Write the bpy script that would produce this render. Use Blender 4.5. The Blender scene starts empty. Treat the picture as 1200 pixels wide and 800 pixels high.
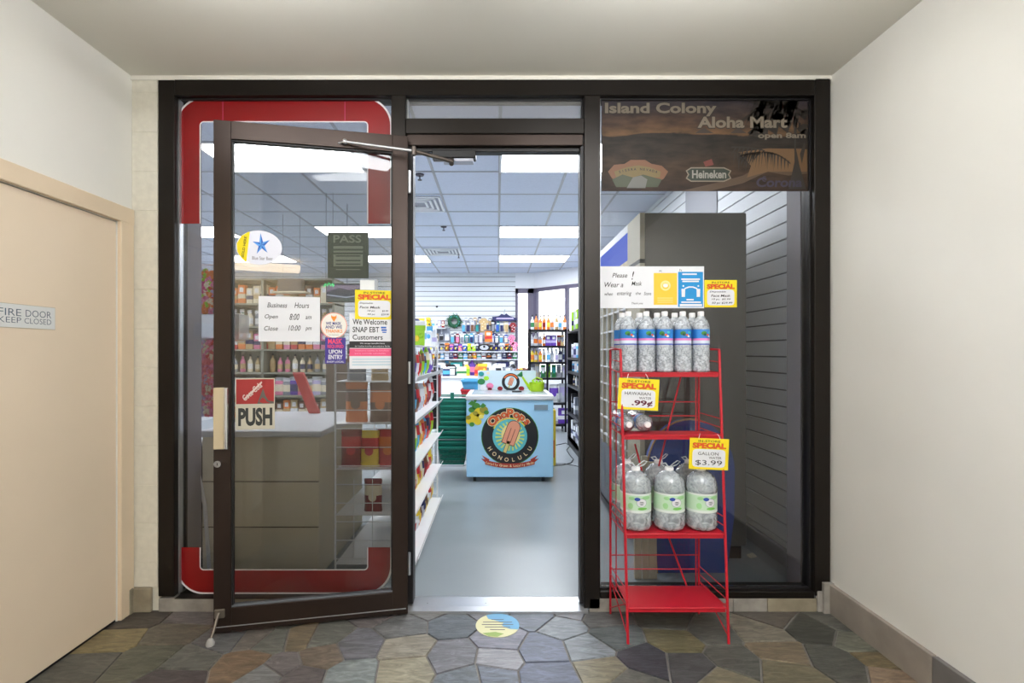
import bpy, math, random
from mathutils import Vector, Matrix

S = bpy.context.scene
COL = S.collection
random.seed(11)

# ------------------------------------------------------------------ camera, world, exposure
F = 590.0                 # focal length in pixels of a 1200-wide frame
CX, CY = 583.0, 413.0     # vanishing point in the photograph
D, H = 2.537, 1.30        # distance to the shop front, camera height
cam_d = bpy.data.cameras.new('camera')
cam = bpy.data.objects.new('camera', cam_d)
COL.objects.link(cam)
cam.location = (0, -D, H)
cam.rotation_euler = (math.pi / 2, 0, 0)
cam_d.sensor_width = 36
cam_d.lens = F / 1200 * 36
cam_d.shift_x = (600 - CX) / 1200
cam_d.shift_y = (CY - 400) / 1200
cam_d.clip_start = 0.02
S.camera = cam

w = bpy.data.worlds.new('world')
S.world = w
w.use_nodes = True
bg = w.node_tree.nodes['Background']
bg.inputs[0].default_value = (0.90, 0.95, 1.0, 1)
bg.inputs[1].default_value = 3.2

S.view_settings.view_transform = 'Standard'
S.view_settings.look = 'None'
S.view_settings.exposure = 0.72
S.view_settings.gamma = 1.0
S.view_settings.use_curve_mapping = False
S.cycles.use_denoising = True
S.cycles.max_bounces = 10
S.cycles.diffuse_bounces = 4
S.cycles.glossy_bounces = 4
S.cycles.transparent_max_bounces = 24
S.cycles.sample_clamp_indirect = 6.0
SHOP_LAMP = 14.0           # emission of the shop's fluorescent diffusers
HALL_FILL_LAMP = 9.6          # emission of the unseen corridor lamps, mostly added as fill

# ------------------------------------------------------------------ materials
def lin(c):
    out = []
    for v in c:
        v = v / 255.0
        out.append(v / 12.92 if v <= 0.04045 else ((v + 0.055) / 1.055) ** 2.4)
    return (*out, 1)

MATS = {}
def M(name, rgb=None, rough=0.6, metal=0.0, var=0.0, scale=8.0, emit=0.0, bump=0.0, spec=0.5):
    if name in MATS:
        return MATS[name]
    m = bpy.data.materials.new(name)
    m.use_nodes = True
    nt = m.node_tree
    b = nt.nodes['Principled BSDF']
    c = lin(rgb)
    b.inputs['Base Color'].default_value = c
    b.inputs['Roughness'].default_value = rough
    b.inputs['Metallic'].default_value = metal
    b.inputs['Specular IOR Level'].default_value = spec
    if emit:
        b.inputs['Emission Color'].default_value = c
        b.inputs['Emission Strength'].default_value = emit
    if var or bump:
        tc = nt.nodes.new('ShaderNodeTexCoord')
        n = nt.nodes.new('ShaderNodeTexNoise')
        n.inputs['Scale'].default_value = scale
        n.inputs['Detail'].default_value = 5
        nt.links.new(tc.outputs['Object'], n.inputs['Vector'])
        if var:
            r = nt.nodes.new('ShaderNodeValToRGB')
            r.color_ramp.elements[0].position = 0.3
            r.color_ramp.elements[1].position = 0.7
            r.color_ramp.elements[0].color = tuple(v * (1 - var) for v in c[:3]) + (1,)
            r.color_ramp.elements[1].color = tuple(min(1, v * (1 + var)) for v in c[:3]) + (1,)
            nt.links.new(n.outputs['Fac'], r.inputs[0])
            nt.links.new(r.outputs[0], b.inputs['Base Color'])
        if bump:
            bp = nt.nodes.new('ShaderNodeBump')
            bp.inputs['Strength'].default_value = bump
            bp.inputs['Distance'].default_value = 0.01
            nt.links.new(n.outputs['Fac'], bp.inputs['Height'])
            nt.links.new(bp.outputs[0], b.inputs['Normal'])
    MATS[name] = m
    return m

def emission(name, rgb, strength):
    m = bpy.data.materials.new(name)
    m.use_nodes = True
    nt = m.node_tree
    nt.nodes.remove(nt.nodes['Principled BSDF'])
    e = nt.nodes.new('ShaderNodeEmission')
    e.inputs[0].default_value = lin(rgb)
    e.inputs[1].default_value = strength
    nt.links.new(e.outputs[0], nt.nodes['Material Output'].inputs[0])
    MATS[name] = m
    return m

def clear(name, tint, gloss=1.0, rough=0.01, body=None, bodyfac=0.0, ior=1.45):
    """Thin clear sheet: tinted see-through, Fresnel reflection, and a little milky body."""
    m = bpy.data.materials.new(name)
    m.use_nodes = True
    nt = m.node_tree
    nt.nodes.remove(nt.nodes['Principled BSDF'])
    tr = nt.nodes.new('ShaderNodeBsdfTransparent')
    tr.inputs[0].default_value = lin(tint)
    gl = nt.nodes.new('ShaderNodeBsdfGlossy')
    gl.inputs['Roughness'].default_value = rough
    fr = nt.nodes.new('ShaderNodeFresnel')
    fr.inputs[0].default_value = ior
    mu = nt.nodes.new('ShaderNodeMath')
    mu.operation = 'MULTIPLY'
    mu.inputs[1].default_value = gloss
    nt.links.new(fr.outputs[0], mu.inputs[0])
    last = tr
    if bodyfac:
        di = nt.nodes.new('ShaderNodeBsdfDiffuse')
        di.inputs[0].default_value = lin(body)
        mb = nt.nodes.new('ShaderNodeMixShader')
        mb.inputs[0].default_value = bodyfac
        nt.links.new(tr.outputs[0], mb.inputs[1])
        nt.links.new(di.outputs[0], mb.inputs[2])
        last = mb
    mx = nt.nodes.new('ShaderNodeMixShader')
    nt.links.new(mu.outputs[0], mx.inputs[0])
    nt.links.new(last.outputs[0], mx.inputs[1])
    nt.links.new(gl.outputs[0], mx.inputs[2])
    nt.links.new(mx.outputs[0], nt.nodes['Material Output'].inputs[0])
    MATS[name] = m
    return m

# ------------------------------------------------------------------ mesh builder
TXT = {}
def text_geo(s, off=0.0, shear=0.0):
    key = (s, off, shear)
    if key in TXT:
        return TXT[key]
    cu = bpy.data.curves.new('lettering', 'FONT')
    cu.body = s
    cu.offset = off
    cu.shear = shear
    cu.resolution_u = 3
    o = bpy.data.objects.new('lettering', cu)
    COL.objects.link(o)
    me = o.to_mesh()
    vs = [(v.co.x, v.co.y) for v in me.vertices]
    fs = [tuple(p.vertices) for p in me.polygons]
    o.to_mesh_clear()
    bpy.data.objects.remove(o)
    bpy.data.curves.remove(cu)
    x0 = min(v[0] for v in vs); x1 = max(v[0] for v in vs)
    y0 = min(v[1] for v in vs); y1 = max(v[1] for v in vs)
    TXT[key] = (vs, fs, (x0, y0, x1, y1))
    return TXT[key]

class MB:
    def __init__(self, *mats):
        self.v, self.f, self.mi, self.mats = [], [], [], list(mats)
        self.sm = []
    def m(self, mat):
        if mat not in self.mats:
            self.mats.append(mat)
        return self.mats.index(mat)
    def add(self, vs, fs, mat=None, smooth=False):
        k = self.m(mat) if mat is not None else 0
        n = len(self.v)
        self.v += [Vector(v) for v in vs]
        for f in fs:
            self.f.append(tuple(i + n for i in f))
            self.mi.append(k)
            self.sm.append(smooth)
        return self
    def box(self, x0, x1, y0, y1, z0, z1, mat=None, T=None):
        x0, x1 = min(x0, x1), max(x0, x1); y0, y1 = min(y0, y1), max(y0, y1); z0, z1 = min(z0, z1), max(z0, z1)
        vs = [(x, y, z) for z in (z0, z1) for y in (y0, y1) for x in (x0, x1)]
        if T is not None:
            vs = [T @ Vector(v) for v in vs]
        return self.add(vs, [(0, 2, 3, 1), (4, 5, 7, 6), (0, 1, 5, 4), (2, 6, 7, 3), (0, 4, 6, 2), (1, 3, 7, 5)], mat)
    def rbox(self, x0, x1, y0, y1, z0, z1, r, mat=None, T=None):
        """box with every edge chamfered by r"""
        c = [((x0 + x1) / 2), ((y0 + y1) / 2), ((z0 + z1) / 2)]
        h = [abs(x1 - x0) / 2, abs(y1 - y0) / 2, abs(z1 - z0) / 2]
        r = min(r, *[q * .49 for q in h])
        vs, idx = [], {}
        for sx in (-1, 1):
            for sy in (-1, 1):
                for sz in (-1, 1):
                    for a in range(3):
                        p = [sx * (h[0] - r), sy * (h[1] - r), sz * (h[2] - r)]
                        p[a] = (sx, sy, sz)[a] * h[a]
                        idx[(sx, sy, sz, a)] = len(vs)
                        vs.append(Vector((p[0] + c[0], p[1] + c[1], p[2] + c[2])))
        fs = []
        for a in range(3):
            b, d = (a + 1) % 3, (a + 2) % 3
            for s in (-1, 1):
                loop = []
                for sb, sd in ((-1, -1), (1, -1), (1, 1), (-1, 1)):
                    k = [0, 0, 0]; k[a] = s; k[b] = sb; k[d] = sd
                    loop.append(idx[(*k, a)])
                fs.append(tuple(loop if s > 0 else loop[::-1]))
            for sb in (-1, 1):
                for sd in (-1, 1):
                    k0 = [0, 0, 0]; k0[a] = -1; k0[b] = sb; k0[d] = sd
                    k1 = list(k0); k1[a] = 1
                    q = [idx[(*k0, b)], idx[(*k1, b)], idx[(*k1, d)], idx[(*k0, d)]]
                    fs.append(tuple(q if sb * sd < 0 else q[::-1]))
        for sx in (-1, 1):
            for sy in (-1, 1):
                for sz in (-1, 1):
                    t = [idx[(sx, sy, sz, 0)], idx[(sx, sy, sz, 1)], idx[(sx, sy, sz, 2)]]
                    fs.append(tuple(t if sx * sy * sz > 0 else t[::-1]))
        if T is not None:
            vs = [T @ v for v in vs]
        return self.add(vs, fs, mat)
    def rod(self, p0, p1, r0, r1=None, n=8, mat=None, caps=True):
        r1 = r0 if r1 is None else r1
        p0, p1 = Vector(p0), Vector(p1)
        d = (p1 - p0)
        if d.length < 1e-6:
            return self
        d.normalize()
        a = d.orthogonal().normalized()
        b = d.cross(a)
        vs = []
        for p, r in ((p0, r0), (p1, r1)):
            for i in range(n):
                t = 2 * math.pi * i / n
                vs.append(p + a * (r * math.cos(t)) + b * (r * math.sin(t)))
        self.add(vs, [(i, (i + 1) % n, n + (i + 1) % n, n + i) for i in range(n)], mat, True)
        if caps:
            self.add(vs[:n], [tuple(range(n))[::-1]], mat)
            self.add(vs[n:], [tuple(range(n))], mat)
        return self
    def tube(self, pts, r, n=8, mat=None):
        """one continuous tube along the points; r is a number or one radius per point"""
        pts = [Vector(p) for p in pts]
        rs = r if isinstance(r, (list, tuple)) else [r] * len(pts)
        up = None
        vs = []
        for i, p in enumerate(pts):
            d = (pts[min(i + 1, len(pts) - 1)] - pts[max(i - 1, 0)]).normalized()
            if up is None:
                a = d.orthogonal().normalized()
            else:
                a = (up - d * up.dot(d)).normalized()
            up = a
            b = d.cross(a)
            for k in range(n):
                t = 2 * math.pi * k / n
                vs.append(p + a * (rs[i] * math.cos(t)) + b * (rs[i] * math.sin(t)))
        fs = []
        for i in range(len(pts) - 1):
            for k in range(n):
                fs.append((i * n + k, i * n + (k + 1) % n, (i + 1) * n + (k + 1) % n, (i + 1) * n + k))
        self.add(vs, fs, mat, True)
        self.add(vs[:n], [tuple(range(n))[::-1]], mat)
        self.add(vs[-n:], [tuple(range(n))], mat)
        return self
    def lathe(self, prof, n=16, mat=None, c=(0, 0, 0), T=None, caps=True):
        """prof: list of (radius, z) from the bottom up, about the z axis"""
        c = Vector(c)
        vs = []
        for r, z in prof:
            for i in range(n):
                t = 2 * math.pi * i / n
                vs.append(Vector((c.x + r * math.cos(t), c.y + r * math.sin(t), c.z + z)))
        if T is not None:
            vs = [T @ v for v in vs]
        fs = []
        for k in range(len(prof) - 1):
            for i in range(n):
                fs.append((k * n + i, k * n + (i + 1) % n, (k + 1) * n + (i + 1) % n, (k + 1) * n + i))
        self.add(vs, fs, mat, True)
        if caps:
            if prof[0][0] > 1e-4:
                self.add(vs[:n], [tuple(range(n))[::-1]], mat)
            if prof[-1][0] > 1e-4:
                self.add(vs[-n:], [tuple(range(n))], mat)
        return self
    def ball(self, c, rx, ry=None, rz=None, mat=None, n=10, k=6):
        ry = rx if ry is None else ry
        rz = rx if rz is None else rz
        vs = [Vector(c) + Vector((0, 0, -rz))]
        for j in range(1, k):
            a = -math.pi / 2 + math.pi * j / k
            for i in range(n):
                t = 2 * math.pi * i / n
                vs.append(Vector(c) + Vector((rx * math.cos(a) * math.cos(t), ry * math.cos(a) * math.sin(t), rz * math.sin(a))))
        vs.append(Vector(c) + Vector((0, 0, rz)))
        fs = [(0, 1 + (i + 1) % n, 1 + i) for i in range(n)]
        for j in range(k - 2):
            for i in range(n):
                fs.append((1 + j * n + i, 1 + j * n + (i + 1) % n, 1 + (j + 1) * n + (i + 1) % n, 1 + (j + 1) * n + i))
        L = len(vs) - 1
        fs += [(L, 1 + (k - 2) * n + i, 1 + (k - 2) * n + (i + 1) % n) for i in range(n)]
        return self.add(vs, fs, mat, True)
    # flat drawing in the XZ plane, facing -Y; y = depth of that layer
    def poly(self, pts, y=0.0, mat=None):
        return self.add([(x, y, z) for x, z in pts], [tuple(range(len(pts)))], mat)
    def quad(self, x0, z0, x1, z1, y=0.0, mat=None):
        x0, x1 = min(x0, x1), max(x0, x1); z0, z1 = min(z0, z1), max(z0, z1)
        return self.poly([(x0, z0), (x1, z0), (x1, z1), (x0, z1)], y, mat)
    def disc(self, x, z, rx, rz=None, y=0.0, mat=None, n=32, a0=0):
        rz = rx if rz is None else rz
        return self.poly([(x + rx * math.cos(a0 + 2 * math.pi * i / n), z + rz * math.sin(a0 + 2 * math.pi * i / n)) for i in range(n)], y, mat)
    def ring(self, x, z, r0, r1, y=0.0, mat=None, n=40, a=0, b=2 * math.pi, sq=1.0):
        vs = []
        for i in range(n + 1):
            t = a + (b - a) * i / n
            vs += [(x + r0 * math.cos(t), y, z + r0 * sq * math.sin(t)), (x + r1 * math.cos(t), y, z + r1 * sq * math.sin(t))]
        return self.add(vs, [(2 * i, 2 * i + 1, 2 * i + 3, 2 * i + 2) for i in range(n)], mat)
    def slab(self, pts, y0, y1, mat=None):
        """extruded outline: pts in XZ counter-clockwise, from y0 (near) to y1 (far)"""
        n = len(pts)
        vs = [(x, y0, z) for x, z in pts] + [(x, y1, z) for x, z in pts]
        fs = [tuple(range(n)), tuple(range(n, 2 * n))[::-1]]
        fs += [(i, n + i, n + (i + 1) % n, (i + 1) % n) for i in range(n)]
        return self.add(vs, fs, mat)
    def text(self, s, x0, z0, x1, z1, y=0.0, mat=None, off=0.0, shear=0.0):
        """lettering stretched to fill the rectangle"""
        vs, fs, (a, b, c, d) = text_geo(s, off, shear)
        sx, sz = (x1 - x0) / max(1e-6, c - a), (z1 - z0) / max(1e-6, d - b)
        return self.add([(x0 + (vx - a) * sx, y, z0 + (vy - b) * sz) for vx, vy in vs], fs, mat)
    def letter_at(self, ch, x, z, size, ang, y=0.0, mat=None, off=0.0, wide=1.0):
        vs, fs, (a, b, c, d) = text_geo(ch, off)
        mx = (a + c) / 2
        ca, sa = math.cos(ang), math.sin(ang)
        out = []
        for vx, vy in vs:
            px, pz = (vx - mx) * size * wide, (vy - 0.34) * size
            out.append((x + px * ca - pz * sa, y, z + px * sa + pz * ca))
        return self.add(out, fs, mat)
    def moved(self, T):
        self.v = [T @ v for v in self.v]
        return self
    def mesh(self, name):
        me = bpy.data.meshes.new(name)
        me.from_pydata([tuple(v) for v in self.v], [], self.f)
        for mt in self.mats:
            me.materials.append(mt)
        me.polygons.foreach_set('material_index', self.mi)
        me.polygons.foreach_set('use_smooth', self.sm)
        me.update()
        return me

def props(o, label=None, cat=None, group=None, kind=None):
    if label: o['label'] = label
    if cat: o['category'] = cat
    if group: o['group'] = group
    if kind: o['kind'] = kind
    return o
def thing(name, label, cat, loc=(0, 0, 0), rz=0.0, group=None):
    o = bpy.data.objects.new(name, None)
    o.empty_display_size = 0.05
    COL.objects.link(o)
    o.location = loc
    o.rotation_euler = (0, 0, rz)
    return props(o, label, cat, group)
def part(name, mb, parent, world=False, label=None, kind=None):
    """child mesh; world=True when its vertices are given in world space under an unrotated root"""
    if world:
        r = parent
        off = Vector((0, 0, 0))
        while r is not None:
            off += Vector(r.location); r = r.parent
        mb.v = [v - off for v in mb.v]
    o = bpy.data.objects.new(name, mb.mesh(name))
    COL.objects.link(o)
    o.parent = parent
    return props(o, label=label, kind=kind)
def single(name, mb, label, cat, loc=None, rz=0.0, group=None, kind=None, world=False):
    if world and loc is None:
        xs = [v.x for v in mb.v]; ys = [v.y for v in mb.v]; zs = [v.z for v in mb.v]
        loc = Vector(((min(xs) + max(xs)) / 2, (min(ys) + max(ys)) / 2, min(zs)))
    loc = Vector(loc or (0, 0, 0))
    if world:
        mb.v = [v - loc for v in mb.v]
    o = bpy.data.objects.new(name, mb.mesh(name))
    COL.objects.link(o)
    o.location = loc
    o.rotation_euler = (0, 0, rz)
    return props(o, label, cat, group, kind)
def structure(name, mb, label=None, parent=None):
    o = bpy.data.objects.new(name, mb.mesh(name))
    COL.objects.link(o)
    if parent is not None:
        o.parent = parent
    else:
        o['kind'] = 'structure'
    if label: o['label'] = label
    return o
def dup(root, loc, label=None, group=None, rz=None, scale=None):
    r = root.copy(); COL.objects.link(r)
    r.location = loc
    if rz is not None: r.rotation_euler = (0, 0, rz)
    if scale is not None: r.scale = scale
    if label: r['label'] = label
    if group: r['group'] = group
    for ch in list(root.children):
        c = ch.copy(); COL.objects.link(c); c.parent = r
        for g in list(ch.children):
            d = g.copy(); COL.objects.link(d); d.parent = c
    return r

ORD = ['first', 'second', 'third', 'fourth', 'fifth', 'sixth', 'seventh', 'eighth', 'ninth', 'tenth', 'eleventh', 'twelfth',
       'thirteenth', 'fourteenth', 'fifteenth', 'sixteenth', 'seventeenth', 'eighteenth', 'nineteenth', 'twentieth']

# a point of the photograph at a depth z (metres from the camera), and lengths there
def at(px, py, z):
    return Vector(((px - CX) * z / F, z - D, H - (py - CY) * z / F))
def X(px, z=D): return (px - CX) * z / F
def Z(py, z=D): return H - (py - CY) * z / F

# ------------------------------------------------------------------ palette
bronze = M('dark_bronze_aluminium', (31, 26, 22), 0.38, 0.55, var=.12, scale=3)
bronze_in = M('dark_bronze_gasket', (24, 22, 24), 0.5)
lit_bronze = M('lit_bronze_aluminium', (54, 43, 38), 0.35, 0.6, var=.12, scale=4)  # lighter copy of the frame bronze, reflected light put into its colour
cream = M('cream_wall_paint', (234, 232, 225), 0.72, var=.03, scale=1.5, bump=.05)
ceil_paint = M('ceiling_paint', (228, 225, 214), 0.8, var=.03, scale=.8)
block_paint = M('painted_block', (224, 220, 206), 0.65, var=.05, scale=30, bump=.25)
peach = M('peach_door_paint', (234, 215, 190), 0.45, var=.03, scale=2)
peach_trim = M('peach_casing_paint', (228, 208, 180), 0.45, var=.03, scale=4)
stone_curb = M('curb_stone', (152, 147, 140), 0.6, var=.22, scale=14, bump=.2)
stone_curb2 = M('curb_stone_tan', (150, 140, 120), 0.6, var=.25, scale=11, bump=.2)
base_stone = M('baseboard_stone', (150, 141, 132), 0.55, var=.16, scale=7, bump=.1)
base_stone2 = M('baseboard_stone_dark', (112, 108, 105), 0.55, var=.16, scale=7, bump=.1)
grout = M('grout', (120, 116, 112), 0.85, var=.15, scale=30)
white_paint = M('white_paint', (232, 234, 238), 0.55)
slat_white = M('white_slatwall', (222, 226, 230), 0.5)
slat_line = M('slatwall_groove', (98, 98, 100), 0.6)
shop_floor_m = M('polished_concrete', (144, 152, 156), 0.30, var=.07, scale=1.6)
tile_m = M('ceiling_tile', (208, 216, 234), 0.85, var=.03, scale=40)
grid_m = M('ceiling_grid', (165, 168, 176), 0.5)
alum = M('brushed_aluminium', (196, 198, 202), 0.3, 0.8)
chrome = M('chrome', (225, 225, 228), 0.12, 1.0)
black = M('black_paint', (18, 18, 20), 0.45)
black_metal = M('black_shelf_metal', (26, 26, 34), 0.4, 0.3)
gray_post = M('gray_post_paint', (150, 152, 160), 0.6)
dark_gray = M('dark_gray_panel', (84, 82, 78), 0.5, 0.1)
paper = M('white_paper', (228, 229, 234), 0.7)
ink = M('black_ink', (28, 28, 32), 0.7)
ink_gray = M('gray_ink', (95, 95, 105), 0.7)
yellow = M('sign_yellow', (238, 214, 14), 0.6)
orange_red = M('sign_orange_red', (226, 84, 28), 0.6)
maroon = M('marker_maroon', (95, 22, 50), 0.7)
red = M('red_enamel', (186, 24, 42), 0.35)
red_vinyl = M('red_vinyl', (140, 8, 15), 0.35)
white_vinyl = M('white_vinyl', (238, 232, 236), 0.4)
blue = M('logo_blue', (36, 98, 190), 0.5)
sky_blue = M('poster_blue', (24, 140, 205), 0.6)
amber = M('poster_yellow', (246, 196, 58), 0.6)
green = M('leaf_green', (60, 130, 50), 0.6)
pink = M('pink', (232, 90, 150), 0.6)
navy = M('navy_ink', (44, 44, 120), 0.6)
beige_plate = M('beige_plate', (206, 190, 158), 0.4, 0.2)
glass_door = clear('door_glass', (244, 244, 243), 1.3)
glass_fix = clear('tinted_window_glass', (236, 236, 236), 1.3)
glass_milk = clear('transom_glass', (238, 238, 240), 1.0, body=(190, 188, 184), bodyfac=.22)
glass_thin = clear('clear_window_glass', (250, 250, 250), 1.0)
def rippled(name, tint, body, f0, f1, scale, gloss):  # noise in the milky body imitates mottled highlights on the plastic
    m = clear(name, tint, gloss, .07, body, .5)
    nt = m.node_tree
    mb = [n for n in nt.nodes if n.type == 'MIX_SHADER' and n.inputs[0].is_linked is False][0]
    tc = nt.nodes.new('ShaderNodeTexCoord'); n = nt.nodes.new('ShaderNodeTexNoise')
    n.inputs['Scale'].default_value = scale; n.inputs['Detail'].default_value = 3; n.inputs['Distortion'].default_value = 1.5
    nt.links.new(tc.outputs['Object'], n.inputs['Vector'])
    mr = nt.nodes.new('ShaderNodeMapRange'); mr.inputs[1].default_value = .35; mr.inputs[2].default_value = .65; mr.inputs[3].default_value = f0; mr.inputs[4].default_value = f1
    nt.links.new(n.outputs['Fac'], mr.inputs[0]); nt.links.new(mr.outputs[0], mb.inputs[0])
    bp = nt.nodes.new('ShaderNodeBump'); bp.inputs['Strength'].default_value = .9; bp.inputs['Distance'].default_value = .004
    nt.links.new(n.outputs['Fac'], bp.inputs['Height'])
    for q in nt.nodes:
        if q.type in ('BSDF_GLOSSY', 'FRESNEL'): nt.links.new(bp.outputs[0], q.inputs['Normal'])
    return m
bottle_m = rippled('water_bottle_plastic', (246, 250, 252), (234, 241, 250), .30, .70, 60, 2.2)
gallon_m = rippled('gallon_bottle_plastic', (246, 250, 252), (226, 236, 242), .30, .62, 30, 2.4)
water_m = rippled('bottled_water', (240, 246, 250), (226, 232, 240), .05, .35, 40, 1.2)
plastic_clear = clear('clear_plastic', (238, 240, 242), 1.3, .1, (225, 228, 232), .3)
# ================================================================== SETTING: corridor
XL, XR = X(155), X(973)            # corridor walls
ZC = Z(90)                         # corridor ceiling
YB = -6.2                          # rear end of the corridor, behind the camera
SHOP_L, SHOP_R, SHOP_Z = -5.6, 1.75, 2.96

# --- flagstone floor: irregular stones cut from seeds, bedded in grout
def half_plane(poly, p, q):
    m = ((p[0] + q[0]) / 2, (p[1] + q[1]) / 2)
    n = (q[0] - p[0], q[1] - p[1])
    out = []
    side = lambda a: (a[0] - m[0]) * n[0] + (a[1] - m[1]) * n[1]
    for i in range(len(poly)):
        a, b = poly[i], poly[(i + 1) % len(poly)]
        sa, sb = side(a), side(b)
        if sa <= 0: out.append(a)
        if (sa < 0 < sb) or (sb < 0 < sa):
            t = sa / (sa - sb)
            out.append((a[0] + t * (b[0] - a[0]), a[1] + t * (b[1] - a[1])))
    return out
def inset(poly, d):
    """move every edge of a convex polygon inwards"""
    res = poly
    n = len(poly)
    cx = sum(p[0] for p in poly) / n; cy = sum(p[1] for p in poly) / n
    for i in range(n):
        a, b = poly[i], poly[(i + 1) % n]
        ex, ey = b[0] - a[0], b[1] - a[1]
        L = math.hypot(ex, ey)
        if L < 1e-6: continue
        nx, ny = ey / L, -ex / L
        if (cx - a[0]) * nx + (cy - a[1]) * ny > 0: nx, ny = -nx, -ny
        off = (a[0] * nx + a[1] * ny) - d
        out = []
        for j in range(len(res)):
            p, q = res[j], res[(j + 1) % len(res)]
            sp, sq = p[0] * nx + p[1] * ny - off, q[0] * nx + q[1] * ny - off
            if sp <= 0: out.append(p)
            if (sp < 0 < sq) or (sq < 0 < sp):
                t = sp / (sp - sq)
                out.append((p[0] + t * (q[0] - p[0]), p[1] + t * (q[1] - p[1])))
        res = out
        if len(res) < 3: return []
    return res

STONES = [(133,750,150,135,100),(203,740,125,112,98),(166,723,98,88,80),(227,721,130,125,118),(98,779,104,100,92),(168,772,112,106,94),
 (222,775,118,115,106),(203,793,92,90,86),(285,775,140,118,90),(315,789,142,144,146),(268,748,118,118,118),(297,747,120,112,104),
 (354,745,140,120,98),(318,750,116,112,108),(379,744,122,120,112),(377,768,138,126,102),(328,782,126,124,122),(351,793,105,103,102),
 (419,756,122,125,132),(410,789,146,148,150),(473,733,122,122,120),(475,758,158,148,134),(473,784,168,156,136),(529,730,98,106,120),
 (533,768,126,128,138),(550,796,114,119,132),(570,713,138,138,140),(628,721,124,131,142),(586,750,140,145,155),(583,770,165,166,170),
 (574,793,112,120,138),(635,761,112,122,142),(660,733,142,148,156),(668,715,132,136,142),(691,758,150,156,162),(709,784,152,140,120),
 (642,791,108,118,138),(754,772,74,74,78),(705,723,118,118,112),(782,726,102,99,90),(793,749,128,114,86),(812,780,90,88,84),
 (740,800,112,108,104),(890,740,140,130,114),(902,720,112,104,90),(834,740,112,108,104),(860,772,102,98,94),(913,763,138,124,98),
 (951,737,82,80,74),(925,788,126,116,92),(983,775,94,92,86),(1009,754,132,130,114),(1032,772,132,114,80),(1051,793,152,132,106),
 (983,726,108,105,98),(848,798,134,122,100),(720,745,110,112,112),(440,716,120,118,114),(340,722,110,106,100),(505,713,130,130,128)]
seeds = []
def greyer(c):
    m_ = sum(c) / 3
    return tuple(int((v * .86 + m_ * .14) * .86) for v in c)
for px, py, r, g, b in STONES:
    z = F * H / (py - CY)
    seeds.append((X(px, z), z - D, greyer((r, g, b))))
rs = random.Random(4)
pal = [(118,116,112), (132,122,104), (104,104,108), (140,138,136), (122,128,138), (96,92,86), (146,132,108)]
x = XL - .1
while x < XR + .2:
    y = -.92
    while y > YB:
        px_ = CX + x * F / max(.3, y + D)
        sx, sy = x + rs.uniform(-.1, .1), y + rs.uniform(-.1, .1)
        if y < -.95 or px_ < 60 or px_ > 1100 or y < -.85:
            seeds.append((sx, sy, greyer(rs.choice(pal))))
        y -= .32
    x += .34
stone_mats = {}
def stone_mat(c):
    c = tuple(int(v / 6) * 6 for v in c)
    if c not in stone_mats:
        m = M('flagstone_%d_%d_%d' % c, c, .42, spec=.5)
        nt = m.node_tree; b = nt.nodes['Principled BSDF']
        tc = nt.nodes.new('ShaderNodeTexCoord'); mp = nt.nodes.new('ShaderNodeMapping')
        a = (sum(c) * 7 % 30) / 10.0
        mp.inputs['Rotation'].default_value = (0, 0, a)
        mp.inputs['Scale'].default_value = (4.5, 16.0, 1)
        n = nt.nodes.new('ShaderNodeTexNoise'); n.inputs['Scale'].default_value = 1.9; n.inputs['Detail'].default_value = 12; n.inputs['Roughness'].default_value = .68
        n.inputs['Distortion'].default_value = 1.4
        r = nt.nodes.new('ShaderNodeValToRGB')
        lc = lin(c)
        r.color_ramp.elements[0].position = .28; r.color_ramp.elements[1].position = .74
        r.color_ramp.elements[0].color = tuple(v * .50 for v in lc[:3]) + (1,)
        r.color_ramp.elements[1].color = tuple(min(1, v * 1.75) for v in lc[:3]) + (1,)
        e = r.color_ramp.elements.new(.5); e.color = lc
        nt.links.new(tc.outputs['Object'], mp.inputs[0]); nt.links.new(mp.outputs[0], n.inputs['Vector'])
        nt.links.new(n.outputs['Fac'], r.inputs[0]); nt.links.new(r.outputs[0], b.inputs['Base Color'])
        bp = nt.nodes.new('ShaderNodeBump'); bp.inputs['Strength'].default_value = .35; bp.inputs['Distance'].default_value = .008
        nt.links.new(n.outputs['Fac'], bp.inputs['Height']); nt.links.new(bp.outputs[0], b.inputs['Normal'])
        stone_mats[c] = m
    return stone_mats[c]
fl = MB(grout)
fl.box(XL - .2, XR + .2, YB, .02, -.12, -.006, grout)
for i, s in enumerate(seeds):
    cell = [(XL - .02, YB), (XR + .02, YB), (XR + .02, .0), (XL - .02, .0)]
    near = sorted((q for j, q in enumerate(seeds) if j != i), key=lambda q: (q[0] - s[0]) ** 2 + (q[1] - s[1]) ** 2)[:22]
    for q in near:
        cell = half_plane(cell, (s[0], s[1]), (q[0], q[1]))
        if len(cell) < 3: break
    if len(cell) < 3: continue
    lo = inset(cell, .0038); hi = inset(lo, .002) if lo else []
    if len(hi) < 3: continue
    if len(hi) != len(lo):
        lo = hi
    mt = stone_mat(s[2])
    n = len(hi)
    fl.add([(p[0], p[1], 0) for p in hi], [tuple(range(n))], mt)
    fl.add([(p[0], p[1], -.006) for p in lo] + [(p[0], p[1], 0) for p in hi], [(k, (k + 1) % n, n + (k + 1) % n, n + k) for k in range(n)], mt)
structure('floor', fl)

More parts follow.
